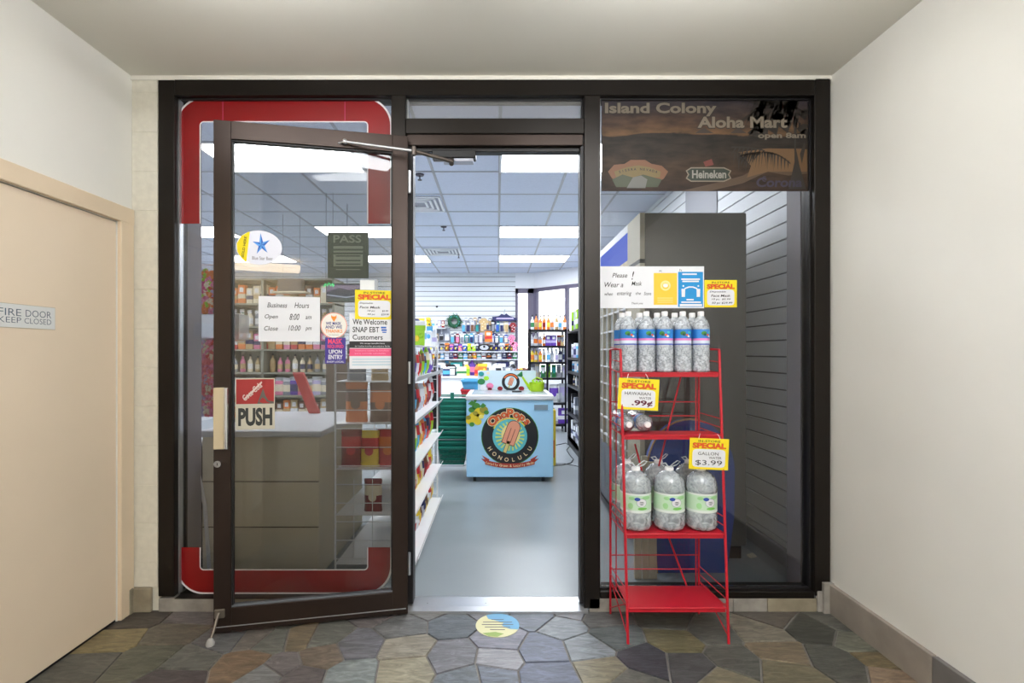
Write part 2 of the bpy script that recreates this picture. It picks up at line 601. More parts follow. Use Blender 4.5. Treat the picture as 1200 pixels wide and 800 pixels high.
# --- walls and ceiling of the corridor
DW0, DW1, DWT = -1.62, X(0) , 0
yd1 = -.10                                     # door slab far edge
mb = MB(cream)
door_top = 1.935
mb.box(XL - .15, XL, YB, yd1 - .92, 0, ZC, cream)
mb.box(XL - .15, XL, yd1 - .92, yd1, door_top, ZC, cream)
mb.box(XL - .15, XL, yd1, 0.0, 0, ZC, cream)
mb.box(XL - .15, XL - .05, yd1 - .92, yd1, 0, door_top, cream)
structure('wall_left', mb)
structure('wall_right', MB(cream).box(XR, XR + .15, YB, .0, 0, ZC, cream))
mb = MB(cream); mb.box(XL - .15, XR + .15, YB - .1, YB, 0, ZC, cream)
structure('wall_rear', mb)
mb = MB(ceil_paint); mb.box(XL - .15, XR + .15, YB - .1, .0, ZC, ZC + .1, ceil_paint)
mb.box(XL, XR, -.012, 0, Z(95), ZC, ceil_paint)
structure('ceiling', mb)
# painted block strip beside the shop front, with its courses
mb = MB(block_paint)
xb0, xb1 = XL, X(187)
joints = [Z(p) for p in (109, 155, 201, 247, 292.5, 339, 385.5, 430, 476, 522, 568, 612, 658)]
zs = [ZC] + joints + [.12]
for a, b in zip(zs[:-1], zs[1:]):
    mb.rbox(xb0, xb1 - .008, -.004, .12, b, a, .0022, block_paint)
mb.box(xb0, xb1, .004, .12, 0, ZC, block_paint)
mb.box(SHOP_L, XL, .0, .12, 0, SHOP_Z, white_paint)
mb.box(SHOP_L, SHOP_R, .002, .12, ZC - .012, SHOP_Z, white_paint)
mb.box(XR, SHOP_R + .1, .0, .12, 0, SHOP_Z, white_paint)
structure('wall_front', mb)
# stone base
mb = MB(base_stone)
y = 0.0
for i, L in enumerate((.62, .66, .7, .7, .7, .7, .7, .7)):
    mb.rbox(XR - .022, XR, y - L + .004, y, 0, .145, .002, base_stone if i % 2 == 0 else base_stone2)
    y -= L
mb.box(XR - .05, XR, -.03, 0, 0, .15, stone_curb)
structure('baseboard_right', mb)
mb = MB(stone_curb2)
mb.rbox(XL, XL + .105, -.02, 0, 0, .12, .003, stone_curb2)
mb.rbox(XL, XL + .023, yd1 + .055, -.02, 0, .125, .003, stone_curb2)
mb.rbox(XL, XL + .018, YB, yd1 - 1.03, 0, .13, .003, stone_curb)
structure('baseboard_left', mb)
mb = MB(stone_curb)
for a, b, mt in ((187, 262, stone_curb), (262, 380, stone_curb2), (380, 478, stone_curb), (690, 752, stone_curb), (752, 858, stone_curb), (858, 898, stone_curb), (898, 956, stone_curb2)):
    mb.rbox(X(a) + .0015, X(b) - .0015, -.012, .1, 0, .066, .002, mt)
mb.rbox(X(956), XR - .02, -.016, .0, 0, .105, .004, stone_curb)
structure('baseboard_front', mb)
# threshold
mb = MB(alum)
mb.slab([(X(478), 0), (X(688), 0), (X(688), .012), (X(478), .012)], -.03, .13, alum)
mb.add([(X(478), -.03, .012), (X(688), -.03, .012), (X(688), .0, .022), (X(478), .0, .022), (X(688), .1, .022), (X(478), .1, .022), (X(688), .13, .012), (X(478), .13, .012)],
       [(0, 1, 2, 3), (3, 2, 4, 5), (5, 4, 6, 7)], alum)
for px in (500, 569, 583, 640):
    mb.disc(0, 0, .003, mat=black, n=8, y=0)
    for k in range(8):
        v = mb.v[-8 + k]
        mb.v[-8 + k] = Vector((X(px) + v.x, .03 + v.z, .0225))
structure('trim_1', mb)

# --- storefront framing (one assembly of mullions and rails)
FT = Z(95)
root = bpy.data.objects.new('window_1', None); COL.objects.link(root); root['kind'] = 'structure'; root['label'] = 'dark bronze aluminium shop front with tinted panes'
fr = MB(bronze)
def mull(a, b, t, bo, y0=-.012, y1=.1, mt=bronze):
    fr.rbox(X(a), X(b), y0, y1, Z(bo), Z(t), .003, mt)
mull(187, 206, 95, 697.5)            # jambs
mull(953, 971.5, 93, 697)
mull(459, 476, 113, 712)             # mullions
mull(684, 703, 113, 712)
mull(206, 953, 94, 113)              # head
mull(206, 459, 699.6, 700.5)             # sills
mull(703, 953, 692, 700)
mull(476, 684, 140, 158, -.016)      # transom bar
mull(477, 683, 158, 171, -.008, .08, lit_bronze)
mull(476, 484, 158, 708, .004, .07, bronze_in)      # door stops
mull(680, 685, 158, 708, .004, .07, bronze_in)
mull(484, 680, 171, 176, .02, .07, bronze_in)
# glazing beads around panes
for (a, b, t, bo) in ((206, 459, 113, 697), (703, 953, 113, 692), (476, 684, 113, 140)):
    fr.box(X(a), X(a) + .007, .02, .05, Z(bo), Z(t), alum if a > 200 else bronze_in)
    fr.box(X(b) - .007, X(b), .02, .05, Z(bo), Z(t), bronze_in)
    fr.box(X(a), X(b), .02, .05, Z(t) - .007, Z(t), bronze_in)
    if a != 206: fr.box(X(a), X(b), .02, .05, Z(bo), Z(bo) + .007, bronze_in)
part('frame', fr, root)
YG = .036                            # outer face of the fixed glass
def gx(px): return X(px, D + YG)
def gz(py): return Z(py, D + YG)
for nm, (a, b, t, bo), mt in (('glass_pane', (206, 459, 113, 700), glass_fix), ('glass_pane', (703, 953, 113, 690), glass_fix), ('transom_pane', (476, 684, 113, 140), glass_milk)):
    part(nm, MB(mt).box(X(a), X(b), YG, YG + .006, Z(bo), Z(t), mt), root)
# red printed border with white piping on the pane behind the open door
def loop_top(d, n=12):
    x0, x1, y0, r = 206 + d, 459.5 - d, 114 + d, 33 - d
    p = [(x0, 262)]
    p += [(x0 + r - r * math.cos(t), y0 + r - r * math.sin(t)) for t in [math.pi / 2 * i / n for i in range(n + 1)]]
    p += [(x1 - r + r * math.sin(t), y0 + r - r * math.cos(t)) for t in [math.pi / 2 * i / n for i in range(n + 1)]]
    return p + [(x1, 262)]
def loop_bot(d, n=12):
    x0, x1, y0, r = 206 + d, 459.5 - d, 696 - d, 33 - d
    p = [(x0, 641)]
    p += [(x0 + r - r * math.cos(t), y0 - r + r * math.sin(t)) for t in [math.pi / 2 * i / n for i in range(n + 1)]]
    p += [(x1 - r + r * math.sin(t), y0 - r + r * math.cos(t)) for t in [math.pi / 2 * i / n for i in range(n + 1)]]
    return p + [(x1, 641)]
bd = MB(red_vinyl)
for lp in (loop_top, loop_bot):
    for d0, d1, mt in ((0, 2.2, white_vinyl), (2.2, 28, red_vinyl), (28, 29.3, white_vinyl)):
        o_, i_ = lp(d0), lp(d1)
        vs = [(gx(p[0]), YG - .0008, gz(p[1])) for p in o_] + [(gx(p[0]), YG - .0008, gz(p[1])) for p in i_]
        n = len(o_)
        bd.add(vs, [(k, k + 1, n + k + 1, n + k) for k in range(n - 1)], mt)
for px in (261, 404):
    bd.quad(gx(px), gz(142), gx(px + .5), gz(116), YG - .0012, pink)
part('red_border', bd, root)

# --- fire door in the corridor wall
dr = bpy.data.objects.new('door_1', None); COL.objects.link(dr); dr['kind'] = 'structure'; dr['label'] = 'peach painted fire door'
part('slab', MB(peach).box(XL - .03, XL - .004, yd1 - .918, yd1 - .004, .012, door_top - .004, peach), dr)
cs = MB(peach_trim)
cw = .1
cs.rbox(XL - .02, XL + .018, yd1 + .002, yd1 + cw - .01, .0, door_top + cw * .75, .003, peach_trim)
cs.rbox(XL - .02, XL + .018, yd1 - .92 - cw, yd1 - .922, .0, door_top + cw * .75, .003, peach_trim)
cs.rbox(XL - .02, XL + .020, yd1 - .92 - cw, yd1 + cw - .01, door_top + .002, door_top + cw * .75 + .004, .003, peach_trim)
part('casing', cs, dr)
part('door_gap_shade', MB(black).box(XL - .03, XL - .006, yd1 - .918, yd1 - .004, .001, .011, black), dr)  # black strip painted as the shade in the gap under the slab

# ================================================================== SETTING: shop interior
LY = [z - D for z in [4.62 + .655 * k for k in range(-4, 14)]]     # ceiling grid lines across
LX = [.02 + .61 * k for k in range(-10, 4)]
BACK = 10.5 - D
mb = MB(tile_m)
mb.box(SHOP_L, 3.2, .12, BACK + 1.0, SHOP_Z, SHOP_Z + .1, tile_m)
for y in LY:
    if .12 < y < BACK: mb.box(SHOP_L, SHOP_R, y - .012, y + .012, SHOP_Z - .004, SHOP_Z, grid_m)
for x in LX:
    if SHOP_L < x < SHOP_R: mb.box(x - .012, x + .012, .12, BACK, SHOP_Z - .004, SHOP_Z, grid_m)
structure('ceiling_interior', mb)
structure('floor_interior', MB(shop_floor_m).box(SHOP_L, 3.2, .1, BACK + 1.0, -.12, .004, shop_floor_m))
SP, S0 = .1022, .457
def slat_y(mb, x0, y0, y1, z0, z1):
    """slatwall whose face is the plane x = x0, facing -X"""
    k = math.floor((z0 - S0) / SP)
    mb.box(x0 + .012, x0 + .03, y0, y1, z0, z1, slat_line)
    while S0 + k * SP < z1:
        a, b = max(z0, S0 + k * SP + .005), min(z1, S0 + (k + 1) * SP - .005)
        if b > a: mb.box(x0, x0 + .013, y0, y1, a, b, slat_white)
        k += 1
def slat_x(mb, y0, x0, x1, z0, z1):
    k = math.floor((z0 - .02) / SP)
    mb.box(x0, x1, y0 + .012, y0 + .03, z0, z1, slat_line)
    while .02 + k * SP < z1:
        a, b = max(z0, .02 + k * SP + .006), min(z1, .02 + (k + 1) * SP - .006)
        if b > a: mb.box(x0, x1, y0, y0 + .013, a, b, slat_white)
        k += 1
mb = MB(slat_white)
slat_y(mb, SHOP_R, .12, 4.0 - D, .12, SHOP_Z)
slat_y(mb, SHOP_R, 4.66 - D, 9.55 - D, .12, SHOP_Z)
mb.box(SHOP_R + .02, SHOP_R + .12, .12, 9.55 - D, 0, SHOP_Z, white_paint)
mb.box(SHOP_R - .01, SHOP_R + .02, 4.0 - D, 4.66 - D, 0, SHOP_Z, gray_post)
mb.box(SHOP_R - .012, SHOP_R + .02, .12, 9.5 - D, 0, .1, gray_post)
structure('wall_right_interior', mb)
mb = MB(white_paint)
mb.box(SHOP_L - .1, SHOP_L, 0, BACK, 0, SHOP_Z, white_paint)
structure('wall_left_interior', mb)
mb = MB(white_paint)
slat_x(mb, BACK, SHOP_L, X(604, 10.5), .02, SHOP_Z)
mb.box(SHOP_L, X(604, 10.5), BACK + .03, BACK + .12, 0, SHOP_Z, white_paint)
zt, zb = Z(338, 10.5), Z(438, 10.5)
xa, xb, xc = X(604, 10.5), X(621, 10.5), X(626, 10.5)
mb.box(xa, xc, BACK, BACK + .1, zt, SHOP_Z, white_paint)
mb.box(xa, xc, BACK, BACK + .1, 0, zb, white_paint)
# angled bay from (xc, BACK) towards the shop's street side wall
P0 = Vector((xc, BACK, 0)); P1 = Vector((SHOP_R + .02, 9.55 - D, 0))
bd_ = (P1 - P0); bl = bd_.length; bd_.normalize()
TB = Matrix.Translation(P0) @ Matrix.Rotation(math.atan2(bd_.y, bd_.x), 4, 'Z')
mb.box(0, bl, 0, .1, zt, SHOP_Z, white_paint, TB)
mb.box(0, bl, 0, .1, 0, zb, white_paint, TB)
structure('wall_back', mb)
frame_gray = M('window_frame_gray', (92, 86, 106), .5)
wn = bpy.data.objects.new('window_2', None); COL.objects.link(wn); wn['kind'] = 'structure'; wn['label'] = 'narrow bright window in the back wall'
g = MB(frame_gray)
g.box(xa, xa + .055, BACK - .03, BACK + .05, zb, zt, frame_gray)
g.box(xb - .045, xc + .02, BACK - .03, BACK + .05, zb, zt, frame_gray)
g.box(xa, xc, BACK - .03, BACK + .05, zt - .1, zt, frame_gray)
g.box(xa, xc, BACK - .03, BACK + .05, zb, zb + .05, frame_gray)
part('frame', g, wn)
part('glass_pane', MB(glass_thin).box(xa, xc, BACK + .02, BACK + .025, zb, zt, glass_thin), wn)
wn = bpy.data.objects.new('window_3', None); COL.objects.link(wn); wn['kind'] = 'structure'; wn['label'] = 'wide bright window of the angled bay'
g = MB(frame_gray)
for a, b in ((0, .09), (.80, .86), (bl - .05, bl)):
    g.box(a * 1.0, b, -.03, .05, zb, zt, frame_gray, TB)
g.box(0, bl, -.03, .05, zt - .07, zt, frame_gray, TB)
g.box(0, bl, -.03, .05, zb, zb + .05, frame_gray, TB)
part('frame', g, wn)
part('glass_pane', MB(glass_thin).box(0, bl, .02, .025, zb, zt, glass_thin, TB), wn)
# narrow return columns behind the glass at each side
col_m = M('gray_column', (128, 124, 130), .6, var=.05)
structure('trim_2', MB(col_m).box(-1.84, -1.632, .115, .24, 0, SHOP_Z, col_m))
structure('trim_3', MB(col_m).box(1.595, SHOP_R, .115, .24, 0, SHOP_Z, col_m))

# ================================================================== LIGHTS (fixtures, and fill lamps added to the corridor)
tube_light = emission('fluorescent_diffuser', (246, 250, 255), SHOP_LAMP)
hall_fill = emission('corridor_fill_glow', (247, 249, 252), HALL_FILL_LAMP)
rear_fill = emission('rear_corridor_fill_glow', (247, 249, 252), HALL_FILL_LAMP * 3.2)
warm_light = emission('warm_corridor_diffuser', (255, 226, 178), HALL_FILL_LAMP * .8)
def ceiling_light(x0, x1, y0, y1, zc, em, label, grp):
    t = thing('ceiling_light', label, 'light', ((x0 + x1) / 2, (y0 + y1) / 2, zc), 0, grp)
    hx, hy = (x1 - x0) / 2, (y1 - y0) / 2
    f = MB(white_paint)
    for s in (-1, 1):
        f.box(s * hx, s * (hx - .02), -hy, hy, -.012, .0, white_paint)
        f.box(-hx, hx, s * hy, s * (hy - .02), -.012, .0, white_paint)
    part('frame', f, t)
    part('diffuser', MB(em).box(-hx + .02, hx - .02, -hy + .02, hy - .02, -.008, -.002, em), t)
    return t
cols = [((.02, 1.24), 'straight inside the doorway'), ((-2.42, -1.20), 'over the counter side'), ((-4.86, -3.64), 'over the far counter end')]
rows = [(3.965, 4.62, 'closest to the shop front'), (6.585, 7.24, 'in the middle row'), (8.55, 9.205, 'in the row by the back wall')]
for (x0, x1), cn in cols:
    for z0, z1, rn in rows:
        ceiling_light(x0, x1, z0 - D, z1 - D, SHOP_Z, tube_light, 'fluorescent ceiling panel %s, %s' % (cn, rn), 'fluorescent ceiling panels of the shop')
def unseen_corridor_lamp(x0, x1, y0, y1, label, em):  # all out of view; all but the warm rear one added as fill
    t = thing('unseen_corridor_lamp', label, 'light', ((x0 + x1) / 2, (y0 + y1) / 2, ZC), 0, 'corridor ceiling lamps')
    hx, hy = (x1 - x0) / 2, (y1 - y0) / 2
    part('diffuser', MB(em).rbox(-hx, hx, -hy, hy, -.165, -.085, .015, em), t)
    for s_ in (-1, 1): part('bracket', MB(white_paint).rod((s_ * hx * .7, 0, -.085), (s_ * hx * .7, 0, 0), .012, n=10, mat=white_paint), t)
unseen_corridor_lamp(.1, 1.2, -.99, -.89, 'unseen fill light added before the doorway', hall_fill)
unseen_corridor_lamp(.25, .98, -2.8, -2.5, 'unseen fill light added behind the viewer', rear_fill)
unseen_corridor_lamp(.5, 1.05, -4.4, -4.1, 'unseen fill light added further back in the corridor', rear_fill)
unseen_corridor_lamp(-1.3, -.35, -.99, -.89, 'unseen fill light added before the open glass door', hall_fill)
unseen_corridor_lamp(-1.72, -.75, -5.95, -5.6, 'slim corridor lamp hung at the rear end of the corridor', warm_light)
# ================================================================== THE OPEN GLASS DOOR
HX, HY = -.446, -.032
RZ = math.atan2(.177, .857)
LW = .878
leaf = bpy.data.objects.new('door_2', None); COL.objects.link(leaf)
leaf.location = (HX, HY, 0); leaf.rotation_euler = (0, 0, RZ); leaf['kind'] = 'structure'; leaf['label'] = 'bronze framed glass door folded open against the shop front'
TL = Matrix.Translation((HX, HY, 0)) @ Matrix.Rotation(RZ, 4, 'Z')
TLi = TL.inverted()
LT = .022                      # half thickness
def on_leaf(px, py, y=-LT):
    """where the sight line through a pixel meets the leaf's plane local y = const -> local (x, z)"""
    o = TLi @ Vector((0, -D, H))
    d = TLi.to_3x3() @ Vector(((px - CX) / F, 1, -(py - CY) / F))
    t = (y - o.y) / d.y
    p = o + d * t
    return p.x, p.z
LZ0, LZ1 = .012, 2.368
f = MB(lit_bronze)
f.rbox(-LW, -LW + .075, -LT, LT, LZ0, LZ1, .002, lit_bronze)
f.rbox(-.075, 0, -LT, LT, LZ0, LZ1, .002, lit_bronze)
f.rbox(-LW + .074, -.074, -LT, LT, LZ1 - .083, LZ1, .002, lit_bronze)
f.rbox(-LW + .074, -.074, -LT, LT, LZ0 + .004, LZ0 + .112, .002, lit_bronze)
f.box(-LW + .01, -.01, -LT - .002, -LT, LZ0 + .026, LZ0 + .03, alum)
for a, b, c_, d_ in ((-LW + .075, -LW + .081, LZ0 + .112, LZ1 - .083), (-.081, -.075, LZ0 + .112, LZ1 - .083)):
    f.box(a, b, -.012, .012, c_, d_, bronze_in)
f.box(-LW + .075, -.075, -.014, .014, LZ1 - .09, LZ1 - .083, bronze_in)
f.box(-LW + .075, -.075, -.014, .014, LZ0 + .112, LZ0 + .119, M('glazing_vinyl', (100, 104, 112), .5))
part('frame', f, leaf)
part('glass_pane', MB(glass_door).box(-LW + .078, -.078, -.003, .003, LZ0 + .115, LZ1 - .086, glass_door), leaf)
# push plate with its bright return
x0, z1 = on_leaf(253, 454); x1, z0 = on_leaf(272, 525)
g = MB(beige_plate)
g.rbox(-LW + .006, -LW + .052, -LT - .022, -LT, z0, z1, .002, beige_plate)
g.tube([(-LW + .062, -LT - .03, z0 + .005), (-LW + .062, -LT - .03, z1 - .003)], .009, 12, chrome)
g.box(-LW + .05, -LW + .068, -LT - .024, -LT, z0, z1, chrome)
part('push_handle', g, leaf)
cx_, cz_ = on_leaf(257.5, 543)
c = MB(chrome)
c.rod((-LW + .02, -LT - .012, cz_), (-LW + .02, -LT, cz_), .0155, .0175, 20, chrome)
c.box(-LW + .0185, -LW + .0215, -LT - .013, -LT - .011, cz_ - .006, cz_ + .006, black)
part('lock_cylinder', c, leaf, label='round chrome lock cylinder')
# kick-down holder
ks = MB(M('worn_steel', (130, 122, 112), .4, .8))
ks.rbox(-LW + .006, -LW + .05, -LT - .012, -LT, .085, .125, .003)
ks.tube([(-LW + .028, -LT - .018, .115), (-LW + .018, -LT - .055, .05), (-LW + .012, -LT - .075, .022)], .006, 8)
ks.lathe([(.017, 0), (.019, .008), (.013, .024), (.008, .03)], 14, M('rubber_tip', (170, 168, 165), .8), (-LW + .012, -LT - .077, .002))
part('kick_stop', ks, leaf, label='kick-down door holder with pale rubber tip')
hg = MB(alum)
for z in (.25, 1.2, 2.15):
    hg.rod((.006, 0, z - .055), (.006, 0, z + .055), .008, n=12, mat=alum)
part('hinge', hg, leaf)

# door closer on the head, its arm reaching to the leaf
dc = thing('door_closer', 'black door closer box under the door head with its folding arm', 'door closer', (X(532, D + .06), .06, Z(184, D + .06)))
b = MB(black)
b.rbox(X(507, D + .05), X(558, D + .05), .015, .075, Z(185, D + .02), Z(176, D + .02), .004, black)
part('closer_body', b, dc, True)
b = MB(M('closer_light_plate', (170, 172, 184), .4, .6)).rbox(X(520, D + .05), X(555, D + .05), .018, .07, Z(189, D + .02), Z(185.3, D + .02), .002)
part('cover_plate', b, dc, True)
arm_m = M('closer_arm', (92, 84, 78), .35, .7)
pA, pB = at(529, 189, D - .02), at(485, 177, D - .12)
lx, lz = on_leaf(404, 166, -LT - .016)
pC = TL @ Vector((lx, -LT - .016, lz))
b = MB(arm_m)
b.rod(pA + Vector((0, 0, -.012)), pA + Vector((0, .03, .02)), .012, n=12, mat=arm_m)
b.rod(pA, pB, .011, .009, 8, arm_m)
b.rod(pB + Vector((0, 0, -.02)), pB + Vector((0, 0, .02)), .012, n=12, mat=arm_m)
b.rod(pB, pC, .008, .006, 8, alum)
b.ball(pC, .013, mat=alum)
b.rod(pC, TL @ Vector((lx - .03, -LT, lz - .003)), .005, n=6, mat=alum)
part('arm', b, dc, True)

# ------------------------------------------------------------------ notices
def sheet(px0, py0, px1, py1, where, plate=None, thick=.0006, shape='rect', lift=0.0):
    """a flat notice with its front drawn in fractions of its own size.
    where: 'leaf' (room face of the open door's glass), or a depth z."""
    if where == 'leaf':
        yl = -.0032 - lift
        x0, z1 = on_leaf(px0, py0, yl); x1, z0 = on_leaf(px1, py1, yl)
        _, z1b = on_leaf(px1, py0, yl); _, z0b = on_leaf(px0, py1, yl)
        z1 = (z1 + z1b) / 2; z0 = (z0 + z0b) / 2
        w_, h_ = x1 - x0, z1 - z0
        loc = TL @ Vector(((x0 + x1) / 2, yl, z0)); rz = RZ
    else:
        p, q = at(px0, py0, where), at(px1, py1, where)
        w_, h_ = q.x - p.x, p.z - q.z
        loc = Vector(((p.x + q.x) / 2, p.y, q.z)); rz = 0
    mb = MB(plate or paper)
    mb.W, mb.Hh, mb.loc, mb.rz, mb.k = w_, h_, loc, rz, thick
    if shape == 'rect':
        mb.box(-w_ / 2, w_ / 2, -thick, 0, 0, h_, plate)
    elif shape == 'oval':
        n = 40
        mb.slab([(w_ / 2 * math.cos(2 * math.pi * i / n), h_ / 2 + h_ / 2 * math.sin(2 * math.pi * i / n)) for i in range(n)], -thick, 0, plate)
    return mb
def U(mb, u): return (u - .5) * mb.W
def V(mb, v): return (1 - v) * mb.Hh
def L(mb, k): return -mb.k - .0003 * k
def sq(mb, u0, v0, u1, v1, mat, k=1): mb.quad(U(mb, u0), V(mb, v1), U(mb, u1), V(mb, v0), L(mb, k), mat)
def tx(mb, s, u0, v0, u1, v1, mat, k=2, off=0.0, shear=0.0): mb.text(s, U(mb, u0), V(mb, v1), U(mb, u1), V(mb, v0), L(mb, k), mat, off, shear)
def pg(mb, pts, mat, k=1): mb.poly([(U(mb, u), V(mb, v)) for u, v in pts], L(mb, k), mat)
def ov(mb, u, v, ru, rv, mat, k=1, n=32): mb.disc(U(mb, u), V(mb, v), ru * mb.W, rv * mb.Hh, L(mb, k), mat, n)
def done(name, mb, label, cat, group=None): return single(name, mb, label, cat, mb.loc, mb.rz, group)

# business hours
s = sheet(303, 347.5, 375, 400, 'leaf')
for t_, a in (('Business', (.14, .14, .46, .25)), ('Hours', (.58, .13, .82, .25)), ('Open', (.10, .40, .31, .52)), ('8:00', (.50, .38, .66, .52)), ('am', (.76, .43, .86, .50)),
              ('Close', (.09, .66, .31, .76)), ('10:00', (.48, .64, .68, .76)), ('pm', (.76, .68, .86, .77))):
    tx(s, t_, *a, ink, shear=.25, off=.003)
done('paper_notice', s, 'white handwritten business hours sheet taped on the open door glass', 'notice')
# oval star sticker
s = sheet(276.5, 270, 330.5, 310, 'leaf', M('sticker_white', (226, 228, 240), .5), shape='oval')
pg(s, [(.02, .40), (.12, .18), (.27, .05), (.30, .05), (.22, .96), (.12, .84), (.03, .64)], yellow)
a0 = math.pi / 2 + .1
for i in range(5):
    a = a0 + 2 * math.pi * i / 5
    tip = (.55 + .20 * math.cos(a), .40 - .33 * math.sin(a) * 1.0)
    for sgn, mt in ((-1, blue), (1, M('logo_light_blue', (92, 160, 228), .5))):
        b_ = a + sgn * math.pi / 5
        pg(s, [(.55, .42), tip, (.55 + .07 * math.cos(b_), .42 - .10 * math.sin(b_))][::sgn], mt, 2)
tx(s, 'Blue Star Beer', .35, .76, .80, .86, ink_gray)
vs, fs, (a, b, c, d) = text_geo('SOLD HERE', .02)
T_ = Matrix.Rotation(math.radians(-82), 4, 'Y')
w0 = .62 * s.Hh
out = []
for vx, vy in vs:
    q = T_ @ Vector(((vx - (a + c) / 2) * w0 / (c - a), 0, (vy - (b + d) / 2) * .055 * s.W / (d - b)))
    out.append((U(s, .175) + q.x, L(s, 3), V(s, .5) + q.z))
s.add(out, fs, ink)
done('oval_sticker', s, 'oval white sticker with blue star and yellow edge on the open door', 'sticker')
# animal-friendly round sticker
s = sheet(375.5, 366, 407, 396.5, 'leaf', M('sticker_cream', (238, 234, 226), .5), shape='oval')
s.ring(0, s.Hh / 2, .47 * s.W, .49 * s.W, L(s, 1), orange_red, sq=s.Hh / s.W)
pg(s, [(.40, .10), (.45, .15), (.55, .15), (.60, .10), (.60, .20), (.50, .36), (.40, .20)], M('sticker_orange', (236, 140, 44), .6), 2)
tx(s, 'WE MASK', .20, .36, .78, .48, navy, off=.02)
tx(s, 'AND WE', .18, .50, .80, .62, navy, off=.02)
tx(s, 'THANKS', .18, .65, .82, .78, M('sticker_orange', (236, 140, 44), .6), off=.02)
tx(s, 'for everyone', .32, .84, .68, .89, ink_gray)
done('round_sticker', s, 'round cream sticker with orange emblem beside the business hours sheet', 'sticker')
# mask required
s = sheet(381, 395.5, 405, 426, 'leaf', M('sticker_purple', (62, 48, 136), .5), lift=.0008)
tx(s, 'MASK', .14, .04, .84, .24, M('sticker_pink', (236, 74, 106), .6), off=.03)
tx(s, 'REQUIRED', .12, .27, .90, .42, M('sticker_pink', (236, 74, 106), .6), off=.02)
tx(s, 'UPON', .18, .46, .82, .62, paper, off=.03); tx(s, 'ENTRY', .16, .66, .86, .83, paper, off=.03); tx(s, 'SHOP LOCAL', .08, .89, .92, .96, paper, off=.01)
done('mask_sticker', s, 'purple mask required sticker under the round cream sticker', 'sticker')
# welcome card
s = sheet(409.5, 367, 462, 432, 'leaf')
tx(s, 'We Welcome', .07, .105, .84, .205, ink, off=.012); tx(s, 'SNAP EBT', .07, .245, .66, .345, ink, off=.012); tx(s, 'Customers', .07, .385, .74, .475, ink, off=.012)
sq(s, .70, .24, .82, .27, blue, 2); sq(s, .71, .285, .83, .315, blue, 2); sq(s, .73, .33, .82, .35, blue, 2)
sq(s, 0, .505, 1, .625, M('card_black', (40, 38, 40), .6)); tx(s, 'We accept benefits here', .23, .53, .78, .56, paper); tx(s, 'for healthy food for you and your family', .12, .58, .90, .61, paper)
sq(s, .0, .635, 1, .77, M('card_pink', (230, 86, 130), .6)); tx(s, 'Aceptamos tarjetas de beneficios', .12, .66, .88, .69, M('card_pink_light', (246, 170, 196), .6)); tx(s, 'para comida saludable', .12, .71, .80, .74, M('card_pink_light', (246, 170, 196), .6))
for v in (.82, .87, .92): sq(s, .06, v, .92, v + .012, M('card_line', (150, 196, 216), .6))
sq(s, .93, .94, .97, .97, ink)
done('welcome_card', s, 'white card with black and pink bands in the corner of the open door glass', 'notice')
# PUSH sign
s = sheet(276, 443, 322, 503, 'leaf', M('push_sign_tan', (196, 190, 172), .5), thick=.0012)
pg(s, [(.02, .50), (.98, .50), (.98, .02), (.02, .02)], M('push_sign_red', (158, 44, 44), .5))
wave = [(.55, .50), (.62, .36), (.70, .20), (.76, .34), (.84, .44), (.98, .46), (.98, .50)]
pg(s, wave, M('push_sign_gray', (96, 90, 84), .5), 2)
pg(s, [(.60, .46), (.68, .38), (.74, .40), (.80, .46), (.90, .49), (.70, .49)], M('push_sign_red', (158, 44, 44), .5), 3)
script_m = M('push_sign_script', (214, 196, 188), .5)
vs, fs, (a, b, c, d) = text_geo('Coca-Cola', .02, .35)
T_ = Matrix.Rotation(math.radians(-42), 4, 'Y')
out = []
for vx, vy in vs:
    q = T_ @ Vector(((vx - (a + c) / 2) * .60 * s.W / (c - a), 0, (vy - (b + d) / 2) * .16 * s.W / (d - b)))
    out.append((U(s, .42) + q.x, L(s, 3), V(s, .26) + q.z))
s.add(out, fs, script_m)
pg(s, [(.20, .40), (.42, .24), (.66, .06), (.68, .09), (.44, .28), (.22, .43)], script_m, 2)
tx(s, 'PUSH', .07, .575, .94, .93, M('push_sign_ink', (52, 54, 52), .6), off=.045)
done('push_sign', s, 'red and tan push sign at the handle of the open door', 'sign')
# inspection placard on the fixed pane, seen through the door
placard = M('placard_green', (78, 90, 80), .6); plc = M('placard_light', (136, 146, 134), .6)
s = sheet(384, 272, 432, 326, D + .03, placard)
tx(s, 'PASS', .14, .06, .82, .23, plc, off=.02)
for v0, v1 in ((.30, .36), (.40, .44), (.48, .74)): sq(s, .14, v0, .86, v1, plc)
for v in (.50, .60, .68): sq(s, .2, v, .8, v + .03, placard, 2)
sq(s, .2, .80, .8, .82, plc)
done('inspection_placard', s, 'dark green pass placard hanging behind the open door glass', 'notice')
def special(px0, py0, px1, py1, where, tilt=0.0, lift=.0014):
    s = sheet(px0, py0, px1, py1, where, yellow, lift=lift)
    n = 20; pts = []
    for i in range(n):      # rounded white field
        t = 2 * math.pi * (i + .5) / n
        cu, cv = math.copysign(abs(math.cos(t)) ** .28, math.cos(t)), math.copysign(abs(math.sin(t)) ** .28, math.sin(t))
        pts.append((.5 + .42 * cu, .64 - .29 * cv))
    pg(s, pts, paper)
    tx(s, 'IN-STORE', .22, .055, .78, .125, ink, off=.01)
    tx(s, 'SPECIAL', .075, .145, .93, .325, ink, 2, off=.055)
    tx(s, 'SPECIAL', .08, .15, .925, .32, orange_red, 3, off=.04)
    return s
s = special(416, 340, 461, 374, 'leaf')
